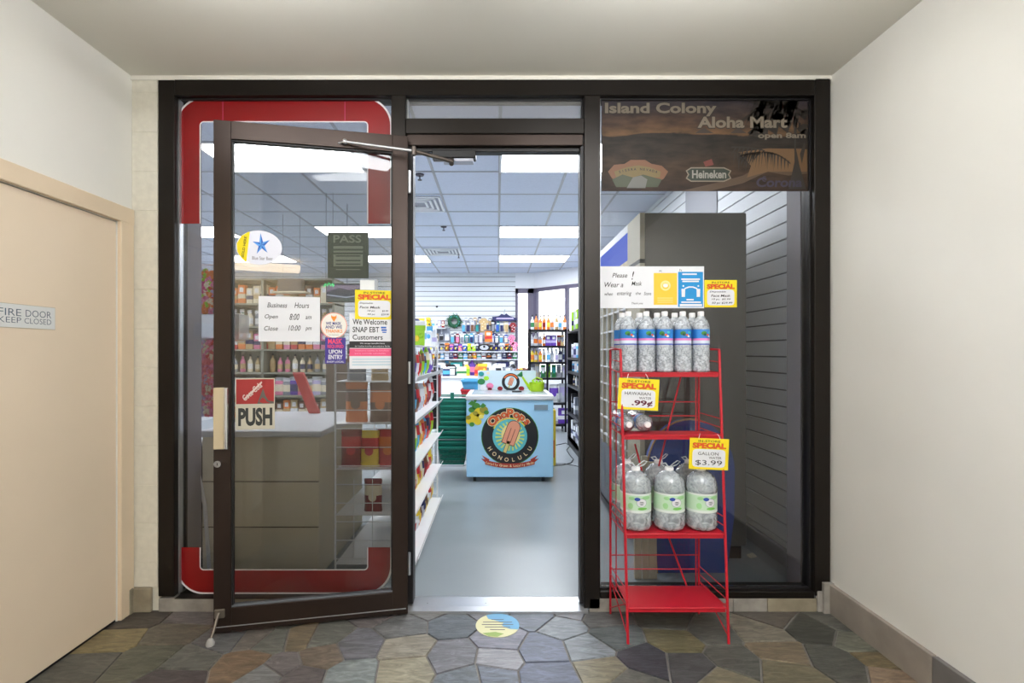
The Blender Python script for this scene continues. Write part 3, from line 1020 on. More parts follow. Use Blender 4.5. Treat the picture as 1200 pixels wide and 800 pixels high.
for t_, a in (('Disposable', (.12, .42, .46, .49)), ('Face Mask', (.12, .55, .66, .63)), ('10 pc', (.32, .68, .52, .75)), ('$5.99', (.70, .68, .86, .75)), ('50 pc', (.32, .80, .52, .87)), ('$29.99', (.68, .80, .88, .87))):
    tx(s, t_, *a, ink, 3, shear=.2, off=.014)
done('price_sign', s, 'yellow special sign on the open door above the welcome card', 'sign', )
s = sheet(422, 327, 443, 341, 'leaf', plastic_clear, lift=.001)
sq(s, .0, .1, .8, .9, M('tape', (226, 228, 228), .5))
done('tape_strip', s, 'crumpled clear tape above the yellow sign on the open door', 'tape')

# ---- signs on the window behind the red rack (outer face of the glass)
WZ = D + YG - .002
s = sheet(703.5, 312, 825, 361, WZ)
for t_, a in (('Please', (.115, .16, .26, .27)), ('!', (.30, .12, .325, .32)), ('Wear a', (.04, .38, .22, .50)), ('Mask', (.30, .36, .40, .46)), ('when', (.04, .62, .12, .70)), ('entering', (.16, .60, .30, .72)), ('the', (.34, .61, .39, .68)), ('Store', (.42, .61, .49, .69)), ('Thank you', (.30, .86, .41, .92))):
    tx(s, t_, *a, ink, shear=.25, off=.004)
sq(s, .515, .16, .74, .92, amber)
sq(s, .75, .13, .99, .97, sky_blue)
sq(s, .765, .90, .98, .955, paper, 2)
ax, az = U(s, .628), V(s, .46)
s.ring(ax, az, .0175, .026, L(s, 2), M('poster_cream', (248, 222, 150), .6)); s.disc(ax, az, .013, .0095, L(s, 2), paper); s.ring(ax, az, .0125, .0165, L(s, 3), M('poster_cream', (248, 222, 150), .6), a=.3, b=2.8)
for v in (.75, .80, .85): sq(s, .55, v, .70, v + .014, M('poster_cream', (248, 222, 150), .6), 2)
for v, a, b in ((.17, .79, .93), (.29, .78, .96), (.34, .79, .95), (.78, .83, .90), (.84, .78, .97)): sq(s, a, v, b, v + .035, paper, 2)
for u in (.80, .945):
    s.disc(U(s, u), V(s, .47), .0045, y=L(s, 2), mat=paper, n=14)
    pg(s, [(u - .018, .54), (u + .018, .54), (u + .016, .73), (u - .016, .73)], paper, 2)
pg(s, [(.81, .52), (.85, .48), (.895, .48), (.935, .52), (.935, .55), (.89, .51), (.855, .51), (.81, .55)], paper, 3)
tx(s, 'Al', .565, .085, .59, .13, ink); tx(s, 'h', .765, .06, .785, .12, ink)
done('paper_notice', s, 'wide handwritten mask notice with yellow and blue posters above the water bottles', 'notice')
s = special(825.5, 328, 863.5, 360, WZ - .002)
for t_, a in (('Disposable', (.16, .40, .66, .47)), ('Face Mask', (.20, .53, .80, .62)), ('10 pc  $5.99', (.22, .67, .80, .75)), ('50 pc $29.99', (.22, .80, .86, .89))):
    tx(s, t_, *a, ink, 3, shear=.2, off=.014)
done('price_sign', s, 'yellow special sign on the window beside the wide handwritten notice', 'sign')

# ---- sunset banner
ban = bpy.data.materials.new('sunset_print'); ban.use_nodes = True
nt = ban.node_tree; b = nt.nodes['Principled BSDF']; b.inputs['Roughness'].default_value = .55; b.inputs['Specular IOR Level'].default_value = .25
tc = nt.nodes.new('ShaderNodeTexCoord'); sep = nt.nodes.new('ShaderNodeSeparateXYZ'); nt.links.new(tc.outputs['Object'], sep.inputs[0])
BW, BH = X(948, WZ) - X(705, WZ), (224 - 110) * WZ / F
n = nt.nodes.new('ShaderNodeTexNoise'); n.inputs['Scale'].default_value = 3.2; n.inputs['Detail'].default_value = 6; n.inputs['Distortion'].default_value = .8
mp = nt.nodes.new('ShaderNodeMapping'); mp.inputs['Scale'].default_value = (1, 1, 3.2); nt.links.new(tc.outputs['Object'], mp.inputs[0]); nt.links.new(mp.outputs[0], n.inputs['Vector'])
ma = nt.nodes.new('ShaderNodeMath'); ma.operation = 'MULTIPLY_ADD'; ma.inputs[1].default_value = .16; ma.inputs[2].default_value = -.08; nt.links.new(n.outputs['Fac'], ma.inputs[0])
dv = nt.nodes.new('ShaderNodeMath'); dv.operation = 'DIVIDE'; dv.inputs[1].default_value = BH; nt.links.new(sep.outputs['Z'], dv.inputs[0])
ad = nt.nodes.new('ShaderNodeMath'); nt.links.new(dv.outputs[0], ad.inputs[0]); nt.links.new(ma.outputs[0], ad.inputs[1])
r = nt.nodes.new('ShaderNodeValToRGB'); nt.links.new(ad.outputs[0], r.inputs[0])
e = r.color_ramp.elements; e[0].position = 0; e[0].color = lin((50, 40, 36)); e[1].position = 1; e[1].color = lin((52, 52, 66))
for p, c in ((.22, (60, 48, 38)), (.40, (50, 44, 40)), (.575, (44, 41, 39)), (.59, (96, 75, 55)), (.70, (76, 60, 50)), (.82, (62, 55, 56))):
    q = e.new(p); q.color = lin(c)
n2 = nt.nodes.new('ShaderNodeTexNoise'); n2.inputs['Scale'].default_value = 9; n2.inputs['Detail'].default_value = 6
nt.links.new(mp.outputs[0], n2.inputs['Vector'])
r2 = nt.nodes.new('ShaderNodeValToRGB'); r2.color_ramp.elements[0].position = .35; r2.color_ramp.elements[1].position = .68
r2.color_ramp.elements[0].color = (.62, .62, .62, 1); r2.color_ramp.elements[1].color = (1.35, 1.2, 1.05, 1)
nt.links.new(n2.outputs['Fac'], r2.inputs[0])
mx = nt.nodes.new('ShaderNodeMix'); mx.data_type = 'RGBA'; mx.blend_type = 'MULTIPLY'; mx.inputs[0].default_value = 1
nt.links.new(r.outputs[0], mx.inputs[6]); nt.links.new(r2.outputs[0], mx.inputs[7]); nt.links.new(mx.outputs[2], b.inputs['Base Color'])
s = sheet(705, 110, 948, 224, WZ, ban, thick=.001)
palm = M('print_palm', (36, 30, 24), .5); isl = M('print_island', (54, 42, 36), .5)
sand = M('print_sand', (98, 72, 44), .5); sand2 = M('print_sand_dark', (72, 54, 38), .5)
pg(s, [(.38, 1), (.58, .90), (.68, .84), (.77, .74), (.80, .56), (.98, .56), (.99, .62), (.99, .82), (.90, .84), (.80, .80), (.68, .92), (.52, 1)], sand2, 1)
pg(s, [(.66, .60), (.80, .56), (.99, .57), (.99, .80), (.80, .80), (.70, .86), (.72, .74)], sand, 2)
for u, wd, hh in ((.495, .09, .055), (.66, .08, .05)):
    pg(s, [(u - wd / 2, .405), (u - wd * .2, .365), (u, .35), (u + wd * .15, .37), (u + wd / 2, .405)], isl, 2)
def frond(u0, v0, ang, ln, droop, k=3, w=.012, mt=None):
    pts = []
    for i in range(9):
        t = i / 8
        uu = u0 + ln * t * math.cos(ang); vv = v0 - ln * 2.1 * t * math.sin(ang) + droop * t * t
        pts.append((uu, vv))
    for i in range(8):
        (a, b_), (c, d_) = pts[i], pts[i + 1]
        pg(s, [(a, b_ - .006), (a, b_ + .008), (c, d_ + .008), (c, d_ - .006)], mt or palm, k)
        ln2 = .16 * math.sin(math.pi * (i + 1.2) / 10)
        pg(s, [(a, b_), (a + .010, b_), ((a + c) / 2 - w, b_ + ln2)], mt or palm, k)
for an, ln, dr_ in ((2.7, .22, .10), (2.35, .20, .12), (3.0, .2, .2), (.35, .12, .14), (.8, .12, .1), (1.6, .10, .1), (2.0, .14, .08), (3.4, .16, .2), (-.2, .1, .16)):
    frond(.865, .14, an, ln, dr_)
for i in range(26):
    u = .72 + .26 * random.random(); v = .02 + .34 * random.random()
    pg(s, [(u, v), (u + .03, v + .01), (u + .05 * random.random(), v + .12), (u - .03, v + .05)], palm, 3)
pg(s, [(.925, .2), (.945, .2), (.935, .55), (.955, .75), (.985, .98), (.90, .98), (.93, .70)], palm, 3)
pg(s, [(.955, .62), (.975, .50), (.985, .52), (.965, .72)], palm, 3)
frond(.78, .58, 2.9, .16, .05); frond(.76, .60, 3.3, .10, .0); frond(.78, .60, .05, .13, .13, w=.004)
for i in range(16):
    u = .64 + .012 * i
    pg(s, [(u, .60), (u + .006, .60), (u - .01 + .02 * random.random(), .70 + .12 * random.random())], palm, 3)
pg(s, [(.49, .70), (.53, .67), (.54, .73), (.50, .75)], M('print_red', (100, 42, 34), .5), 3)
gold = M('print_gold', (116, 106, 92), .45)
for (t_, a, of) in (('Island Colony', (.0153, .092, .553, .233), .034), ('Aloha Mart', (.462, .235, .894, .352), .034), ('open 8am', (.753, .40, .983, .472), .03)):
    tx(s, t_, a[0] - .004, a[1] - .008, a[2] + .004, a[3] + .010, palm, 5, off=of + .016)
    tx(s, t_, *a, gold, 6, off=of)
# green and white beer plate with double outline
pg(s, [(.405, .79), (.43, .755), (.59, .755), (.625, .79), (.615, .83), (.625, .87), (.59, .905), (.43, .905), (.405, .87), (.415, .83)], gold, 4)
pg(s, [(.412, .795), (.432, .768), (.588, .768), (.618, .795), (.608, .83), (.618, .865), (.588, .892), (.432, .892), (.412, .865), (.422, .83)], M('print_dark_green', (34, 44, 34), .5), 5)
tx(s, 'Heineken', .435, .785, .60, .87, M('print_silver', (130, 127, 120), .45), 6, off=.03)
# brewery crest: banner of lettering over a little valley
crest_o = M('print_crest_orange', (104, 66, 36), .5); crest_y = M('print_crest_yellow', (100, 84, 42), .5); crest_g = M('print_crest_green', (54, 60, 38), .5)
pg(s, [(.03, .80), (.06, .73), (.11, .72), (.14, .68), (.21, .68), (.24, .72), (.29, .74), (.32, .80), (.30, .87), (.26, .93), (.10, .93), (.05, .87)], crest_o, 4)
pg(s, [(.06, .80), (.12, .755), (.175, .735), (.23, .755), (.285, .80), (.28, .86), (.07, .86)], crest_y, 5)
pg(s, [(.05, .88), (.10, .83), (.15, .86), (.20, .83), (.25, .86), (.29, .88), (.27, .96), (.07, .96)], crest_g, 6)
pg(s, [(.12, .97), (.15, .86), (.19, .84), (.22, .88), (.21, .97)], M('print_crest_stream', (92, 92, 88), .5), 7)
for i, ch in enumerate('SIERRA NEVADA'):
    t = (i - 6) / 6
    if ch != ' ': s.letter_at(ch, U(s, .175 + .088 * t), V(s, .775 + .028 * t * t), .017, -.35 * t, L(s, 8), palm, .02)
# navy beer script
tx(s, 'Corona', .745, .86, .965, .96, M('print_navy', (46, 40, 60), .5), 6, off=.03, shear=.1)
s.ring(U(s, .785), V(s, .875), .009, .014, L(s, 6), M('print_navy', (46, 40, 60), .5), a=1.0, b=5.2)
done('window_banner', s, 'dark sunset beach banner across the top of the window over the red rack', 'banner')

# ---- fire door sign on the corridor wall
s = MB(M('fire_sign_plate', (222, 222, 220), .5))
sw, sh = .262, .089
y_mid = F * (XL) / (65 - CX) - D - sw / 2
s.W, s.Hh, s.k = sw, sh, .002
s.box(-sw / 2, sw / 2, -.002, 0, 0, sh)
bl_ = M('sign_bevel', (190, 176, 150), .5)
s.box(-sw / 2 - .002, sw / 2 + .002, -.001, 0, -.002, sh + .002, bl_)
fi = M('sign_letter_blue_gray', (78, 92, 106), .6)
tx(s, 'FIRE', .09, .20, .43, .50, fi, 1, off=-.006); tx(s, 'DOOR', .50, .20, .93, .50, fi, 1, off=-.006)
tx(s, 'KEEP', .09, .56, .43, .80, fi, 1, off=-.008); tx(s, 'CLOSED', .48, .56, .93, .80, fi, 1, off=-.008)
single('door_sign', s, 'small pale sign with blue-gray capitals screwed on the peach fire door', 'sign', (XL - .0035, y_mid, 1.396), math.pi / 2)

# ---- floor sticker
z = F * H / (732.5 - CY)
fs_ = MB(M('floor_sticker_yellow', (226, 222, 176), .5), M('floor_sticker_blue', (110, 172, 212), .5))
cy_ = F * H / (732.5 - CY) - D; cxx = X(583, z); R_ = .104
fs_.lathe([(R_, 0), (R_, .0012)], 40, None, (0, 0, 0))
pts = [(R_ * math.cos(t), R_ * math.sin(t)) for t in [math.pi * (-.12 + i / 24 * .80) for i in range(25)]]
jag = [(-.045, .055), (-.02, .045), (.01, .03), (.03, .02), (.02, .0), (.035, -.02), (.06, -.035)]
pl = pts + jag
fs_.add([(a, b_, .0016) for a, b_ in pl], [tuple(range(len(pl)))], fs_.mats[1])
for k, (wd, v) in enumerate(((.03, .045), (.07, .022), (.075, .0), (.06, -.022), (.035, -.044))):
    fs_.add([(-wd, v, .002), (wd, v, .002), (wd, v + .006, .002), (-wd, v + .006, .002)], [(0, 1, 2, 3)], ink_gray)
fs_.add([(-.07, -.07, .0018), (-.01, -.06, .0018), (.03, -.075, .0018), (.0, -.1, .0018), (-.04, -.095, .0018)], [(0, 4, 3, 2, 1)], M('floor_sticker_green', (150, 176, 90), .5))
single('floor_sticker', fs_, 'round yellow and blue sticker on the stone floor before the doorway', 'sticker', (cxx, cy_, .0005))
# ================================================================== RED WIRE RACK with water, outside the window
RX0, RX1 = .583, 1.033
YF0, YF1, YBK = -.288, -.15, -.028
rk = thing('display_rack', 'red wire display rack of water standing before the window', 'rack', (.808, -.15, 0))
def yf(z): return YF0 + (YF1 - YF0) * z / 1.32
def xr(z): return RX1 + .018 * z / 1.32
def xl(z): return RX0 + .0 * z
ZT = 1.315
for xf in (xl, xr):
    b = MB(red).tube([(xf(0), YF0, .0), (xf(.6), yf(.6), .6), (xf(ZT), yf(ZT), ZT)], .0065, 8)
    part('post', b, rk, True)
for x_ in (RX0 - .02, RX1 - .03):
    part('post', MB(red).tube([(x_, YBK, 0), (x_, YBK, ZT)], .0055, 8), rk, True)
levels = [.152, .472, .915, 1.205]
for i, lv in enumerate(levels):
    b = MB(red)
    y0, y1 = yf(lv) + .004, YBK - .03 + (.0 if i < 3 else 0)
    xa_, xb_ = RX0 + .008, xr(lv) - .008
    b.box(xa_, xb_, y0, y1, lv - .003, lv, red)
    b.rbox(xa_, xb_, y0 - .004, y0, lv - .02, lv + .002, .0015, red)
    part('shelf', b, rk, True)
wires = MB(red)
for i, lv in enumerate(levels):
    for s_, xf in ((-1, xl), (1, xr)):
        xk = RX0 - .02 if s_ < 0 else RX1 - .03
        for dz in (.0, .035, .075) if i < 3 else (.0, .05, .11):
            wires.rod((xf(lv), yf(lv + dz), lv + dz), (xk, YBK, lv + dz + .012), .0025, n=6)
    for dz in (.07, .14) if i < 3 else (.11,):
        wires.rod((RX0 - .02, YBK, lv + dz), (RX1 - .03, YBK, lv + dz), .003, n=6)
    wires.rod((xl(lv), yf(lv), lv - .002), (xr(lv), yf(lv), lv - .002), .0035, n=6)
# side inner uprights and crossing braces
for x_ in (RX0 + .006, RX1 - .048):
    wires.rod((x_, YBK - .01, .12), (x_, YBK - .01, ZT - .02), .003, n=6)
wires.rod((xl(ZT), yf(ZT), ZT), (RX0 - .02, YBK, ZT), .004, n=6)
wires.rod((xr(ZT), yf(ZT), ZT), (RX1 - .03, YBK, ZT), .004, n=6)
for s_ in (0, 1):
    xk = RX0 - .02 if not s_ else RX1 - .03
    xf = xl if not s_ else xr
    wires.rod((xf(.03), YF0, .03), (xk, YBK, .17), .003, n=6)
    wires.rod((xk, YBK, .03), (xf(.17), yf(.17), .17), .003, n=6)
def bp(px, py, z=D - .035): return at(px, py, z)
for a, b_ in (((798, 440), (765, 575)), ((782, 625), (806, 690)), ((744, 520), (762, 590))):
    wires.rod(bp(*a), bp(*b_), .0045, n=6)
part('wire_frame', wires, rk, True)

# ---- one-litre water bottles
capw = M('white_cap', (240, 240, 242), .4)
lab_b = M('label_blue', (46, 128, 206), .4); lab_p = M('label_pink', (226, 130, 196), .4); lab_n = M('label_navy', (30, 62, 170), .4); lab_w = M('label_white', (214, 224, 240), .4)
def curved(b, R, dx, dz, rx, rz, mt, n=12):
    """an oval laid on the front of a cylinder of radius R"""
    vs = []
    for k in range(n + 1):
        q = -math.cos(math.pi * k / n); xx = dx + rx * q; hh = rz * math.sqrt(max(0, 1 - q * q))
        y_ = -math.sqrt(max(1e-6, R * R - xx * xx))
        vs += [(xx, y_, dz - hh), (xx, y_, dz + hh)]
    b.add(vs, [(2 * k, 2 * k + 2, 2 * k + 3, 2 * k + 1) for k in range(n)], mt)
def water_bottle(label, loc, group, r=.0425, h=.292):
    t = thing('water_bottle', label, 'bottle', loc, 0, group)
    prof = [(r * .8, 0), (r * .97, .006)]
    z = .012
    while z < .115:
        prof += [(r, z), (r * .955, z + .008)]; z += .016
    prof += [(r, .125), (r * .93, .133), (r * .93, .205), (r, .212), (r * .96, .225), (r * .72, .248), (r * .42, .264), (r * .33, .270), (r * .33, h - .02)]
    part('body', MB(bottle_m).lathe([(q, zz * h / .292) for q, zz in prof], 20, bottle_m), t)
    part('water', MB(water_m).lathe([(r * .9, .004), (r * .92, .12), (r * .88, .2), (r * .9, .215), (r * .6, .248)], 16, water_m), t)
    b = MB(capw); b.lathe([(.0145, h - .022), (.015, h - .006), (.0135, h)], 16, capw)
    part('cap', b, t)
    b = MB(lab_b)
    R = r * .945
    b.lathe([(R, .128), (R, .137)], 20, lab_n, caps=False)
    b.lathe([(R, .137), (R, .152)], 20, lab_w, caps=False)
    b.lathe([(R, .152), (R, .162)], 20, lab_p, caps=False)
    b.lathe([(R, .162), (R, .205)], 20, lab_b, caps=False)
    for dx, dz, rr, mt in ((-.012, .186, .010, green), (-.008, .180, .006, M('label_dark_green', (20, 70, 60), .5)), (.006, .178, .005, orange_red), (.014, .172, .005, white_paint), (.018, .19, .006, M('label_teal', (70, 190, 200), .5))):
        pts = []
        curved(b, R + .001, dx, dz, rr * 1.25, rr, mt, 6)
    part('label_band', b, t)
    return t
lz = levels[3] + .001
wb = None
xs = [.652, .742, .822, .905, .990]
for row, yy, rn in ((0, yf(1.2) + .052, 'front row'), (1, yf(1.2) + .052 - .0, 'back row')):
    pass
front_y, back_y = -.112, -.022
gname = 'water bottles on the top shelf of the red rack'
for ri, (yy, rn) in enumerate(((yf(1.2) + .052, 'front row'), (yf(1.2) + .052 + .088, 'back row'))):
    for i in range(5):
        x_ = (.630 + .0875 * i) if ri == 0 else (.622 + .0875 * i)
        lb = 'blue labelled water bottle in the %s on the red rack, %s from the doorway' % (rn, ORD[i])
        o = None
        if ri == 1: yy_ = yy
        if wb is None:
            wb = o = water_bottle(lb, (x_, yy, lz), gname)
        else:
            o = dup(wb, (x_, yy if ri == 0 else yy, lz), lb, gname, rz=.35 * math.sin(i * 2.1 + ri))
# two bottles lying on the second shelf, caps outwards
for i, (px, py) in enumerate(((738, 496.5), (760, 495.5))):
    zz = D + yf(.92) + .03
    p = at(px, py, zz)
    lb = ['water bottle lying on the second shelf against the rack wires', 'water bottle lying on the second shelf, outer of two'][i]
    o = dup(wb, (p.x, p.y + .22, levels[2] + .0435), lb, 'water bottles lying on the red rack')
    o.rotation_euler = (math.pi / 2, .12 * i, .0)
    o.location = (p.x, p.y + .26, levels[2] + .0435)
    o.scale = (1, 1, .87)

# ---- gallon bottles
gal_lab = M('gallon_label', (196, 226, 196), .45); gal_green = M('gallon_green', (120, 196, 90), .45)
def gallon(label, loc, group, r=.0735, h=.285):
    t = thing('gallon_bottle', label, 'bottle', loc, 0, group)
    prof = [(r * .72, 0), (r * .93, .008), (r * 1.0, .026), (r * .965, .040), (r * 1.0, .052), (r * .965, .064), (r, .078), (r * .955, .086), (r * .955, .176), (r, .182), (r * .985, .198), (r * .95, .204), (r * .96, .214), (r * .86, .238), (r * .66, .256), (r * .40, .268), (r * .24, .273), (r * .24, h - .008)]
    part('body', MB(gallon_m).lathe(prof, 24, gallon_m), t)
    part('water', MB(water_m).lathe([(r * .8, .006), (r * .93, .03), (r * .92, .17), (r * .93, .205), (r * .8, .235)], 20, water_m), t)
    part('cap', MB(capw).lathe([(.0205, h - .016), (.021, h - .004), (.019, h + .002)], 18, capw), t)
    b = MB(gal_lab); R = r * .962
    b.lathe([(R, .088), (R, .100)], 28, M('gallon_white_band', (226, 234, 230), .45), caps=False)
    b.lathe([(R, .100), (R, .168)], 48, gal_lab, caps=False); b.lathe([(R, .168), (R, .176)], 28, M('gallon_white_band', (226, 234, 230), .45), caps=False)
    def patch(dx, dz, rx, rz, mt, lift, n=16):
        curved(b, R + lift, dx, dz, rx, rz, mt, n)
    patch(.012, .109, .022, .006, gal_green, .001); patch(-.040, .120, .010, .014, M('gallon_pale_green', (160, 214, 150), .5), .001); patch(.03, .158, .02, .008, M('gallon_pale_green', None), .001); patch(-.035, .155, .012, .008, M('gallon_pale_green', None), .001)
    patch(.008, .136, .024, .020, M('label_ring_gray', (120, 150, 140), .5), .0014); patch(.008, .136, .0225, .0185, paper, .0018)
    patch(-.012, .153, .013, .008, M('label_logo_blue', (44, 74, 160), .5), .0024)
    for dz, w_ in ((.140, .010), (.134, .012), (.128, .008)): patch(.008, dz, w_, .0016, ink_gray, .003)
    part('label_band', b, t)
    return t
def carry_loop(root_loc, side):
    b = MB(plastic_clear)
    b.tube([(0, 0, .283), (side * .012, -.01, .300), (side * .035, -.012, .318), (side * .052, -.004, .312), (side * .038, .0, .296), (side * .012, .0, .286)], .0028, 6, M('loop_plastic', (214, 220, 224), .4))
    b.tube([(0, .004, .283), (-side * .014, .008, .303), (-side * .034, .012, .300), (-side * .022, .006, .288)], .0035, 6, M('loop_plastic', (214, 220, 224), .4))
    return b
g0 = None
gl_ = levels[1] + .001
gy = D + yf(.47) + .085
spots = [((745, 'closest to the doorway', gy), 'front row'), ((784, 'in the middle', gy), 'front row'), ((821.5, 'under the price card', gy), 'front row')]
for i, (px, nm) in enumerate(((745, 'closest to the doorway'), (784, 'in the middle of three'), (821.5, 'under the price card'))):
    lb = 'gallon water bottle in the front row of the red rack, %s' % nm
    loc = Vector((X(px, gy - .0), gy - D, gl_))
    if g0 is None:
        g0 = o = gallon(lb, loc, 'gallon water bottles on the red rack')
    else:
        o = dup(g0, loc, lb, 'gallon water bottles on the red rack', rz=.05 * i)
    part('carry_loop', carry_loop(None, 1 if i != 2 else -1), o)
for i, (dx, nm) in enumerate(((-.004, 'closest to the doorway'), (-.002, 'in the middle of three'), (.0, 'behind the price card'))):
    px = (745, 784, 821.5)[i]
    o = dup(g0, Vector((X(px, gy) + dx - .012 * i * 0, gy - D + .151, gl_)), 'gallon water bottle in the back row of the red rack, %s' % nm, 'gallon water bottles on the red rack', rz=.3)

# ---- hanging price cards on the rack
zc1 = D + yf(1.2) - .02
s = special(723.5, 443.5, 771, 480, zc1); s.moved(Matrix.Rotation(.05, 4, 'Y'))
for t_, a, mt, of in (('HAWAIIAN', (.16, .43, .80, .53), ink, .0), ('WATER', (.52, .58, .82, .66), ink, .0), ('.99¢', (.34, .69, .86, .90), maroon, .03)):
    vs0 = len(s.v); tx(s, t_, *a, mt, 3, off=of)
    for k in range(vs0, len(s.v)): s.v[k] = Matrix.Rotation(.05, 4, 'Y') @ s.v[k]
for dx in (-.05, .05):
    s.tube([(dx, 0, s.Hh * .98), (dx * .9, .004, s.Hh + .012), (dx * .8, .012, s.Hh + .022)], .0015, 5, white_paint)
done('price_card', s, 'yellow hanging card priced 99 cents under the top shelf of the rack', 'sign')
zc2 = D + yf(.92) - .022
s = special(807, 513.5, 853, 550, zc2)
for t_, a, mt, of in (('GALLON', (.22, .44, .74, .54), ink, .0), ('WATER', (.50, .58, .82, .66), ink, .0), ('$3.99', (.16, .70, .84, .88), ink, .0)):
    tx(s, t_, *a, mt, 3, off=of)
for dx in (-.05, .05):
    s.tube([(dx, 0, s.Hh * .98), (dx * .9, .004, s.Hh + .012), (dx * .8, .012, s.Hh + .02)], .0015, 5, white_paint)
s.moved(Matrix.Rotation(.04, 4, 'Y'))
done('price_card', s, 'yellow hanging card priced 3.99 over the gallon bottles', 'sign')

# ================================================================== BEHIND THE WINDOW: cooler and what leans on it
CXF = .89; cz0, cz1 = 3.145, 4.85; cx1 = X(875, cz0); CT = Z(249, cz0)
ck = thing('drinks_cooler', 'tall dark gray drinks cooler seen from its side behind the window', 'cooler', ((CXF + cx1) / 2, (cz0 + cz1) / 2 - D, 0.004))
y0c, y1c = cz0 - D, cz1 - D
b = MB(dark_gray).rbox(CXF + .03, cx1, y0c, y1c, .09, CT, .006, dark_gray); b.box(CXF + .06, cx1 - .02, y0c + .03, y1c - .03, .004, .09, black)
part('cabinet', b, ck, True)
fb = M('cooler_front_frame', (186, 180, 160), .5); hb = emission('cooler_header_blue', (98, 122, 226), .75)
b = MB(fb)
b.box(CXF, CXF + .03, y0c, y0c + .30, .12, CT, fb); b.box(CXF, CXF + .03, y0c + .30, y1c, CT - .05, CT, white_paint)
b.box(CXF - .002, CXF + .03, y0c, y1c, 1.86, 1.885, black)
part('front_frame', b, ck, True)
b = MB(hb); b.box(CXF + .004, CXF + .03, y0c + .30, y1c, CT - .24, CT - .05, hb)
part('header_panel', b, ck, True, label='glowing blue header panel')
b = MB(M('cooler_print', (206, 192, 160), .5, var=.3, scale=12)); b.box(CXF + .006, CXF + .03, y0c + .30, y1c, 1.885, CT - .24)
part('printed_band', b, ck, True)
b = MB(alum)
b.box(CXF + .02, CXF + .03, y0c + .30, y1c, .55, 1.86, M('cooler_inside', (172, 176, 176), .5))
for k in range(9):
    zz = .62 + .14 * k
    b.box(CXF, CXF + .02, y0c + .30, y1c, zz, zz + .012, white_paint)
for k in range(8):
    yy = y0c + .32 + k * .19
    b.box(CXF - .004, CXF + .02, yy, yy + .018, .55, 1.86, fb)
part('door', b, ck, True)
b = MB(M('cooler_kick', (120, 128, 136), .5)).box(CXF + .004, CXF + .03, y0c + .02, y1c, .1, .55)
part('kick_panel', b, ck, True)
# blue rounded board leaning on the cooler
def lean(name, pts_px, z, tilt, thick, mat, label, cat, edge=None):
    P = [at(px, py, z) for px, py in pts_px]
    zmin = min(p.z for p in P); cx0 = sum(p.x for p in P) / len(P)
    pts = [(p.x - cx0, p.z - zmin) for p in P]
    mb = MB(mat)
    mb.slab(pts, 0, thick, mat)
    if edge:
        mb.tube([(a, -.002, b_) for a, b_ in pts[10:] + pts[:1]], .006, 6, edge)
    mb.moved(Matrix.Rotation(-tilt, 4, 'X'))
    return single(name, mb, label, cat, (cx0, z - D, .006))
blue_b = M('dark_blue_foam', (44, 72, 150), .5, var=.1, scale=3)
pts = []
for i in range(19):
    t = math.pi * i / 18
    pts.append((812 + 52 * math.cos(t) , 566 - 60 * math.sin(t) * (1.0)))
outline = [(770, 690 - 5), (852, 685)] + [(862, 620)] + pts[0:]
outline = [(p[0], p[1]) for p in outline]
lean('foam_board', outline, 2.96, .05, .05, blue_b, 'dark blue rounded foam board leaning on the cooler behind the red rack', 'board', M('board_edge_tan', (172, 140, 96), .6))
bw = M('pale_board', (200, 192, 170), .6, var=.08, scale=6)
for i, (a, b_, t_, lb) in enumerate(((744, 752, 560, 'narrow pale board leaning beside the blue board, next to the doorway'), (753.5, 760, 545, 'narrow pale board in the middle of three leaning boards'), (761, 770, 552, 'wide pale board leaning against the blue board'))):
    lean('wood_board', [(a, 688), (b_, 688), (b_, t_), (a, t_)], 2.88, .03, .02, bw, lb, 'board')
sc = MB(paper); 
sc.add([(0, 0, 0), (.05, .01, .004), (.06, .04, .0), (.045, .06, .012), (.01, .05, .002), (-.01, .03, .01)], [(0, 1, 5), (1, 2, 3), (1, 3, 5), (3, 4, 5)], M('scrap_paper', (200, 196, 176), .7))
p = at(879, 655, F * H / (655 - CY))
single('paper_scrap', sc, 'small crumpled paper scrap on the dark floor behind the window', 'paper', (p.x, p.y, .006))
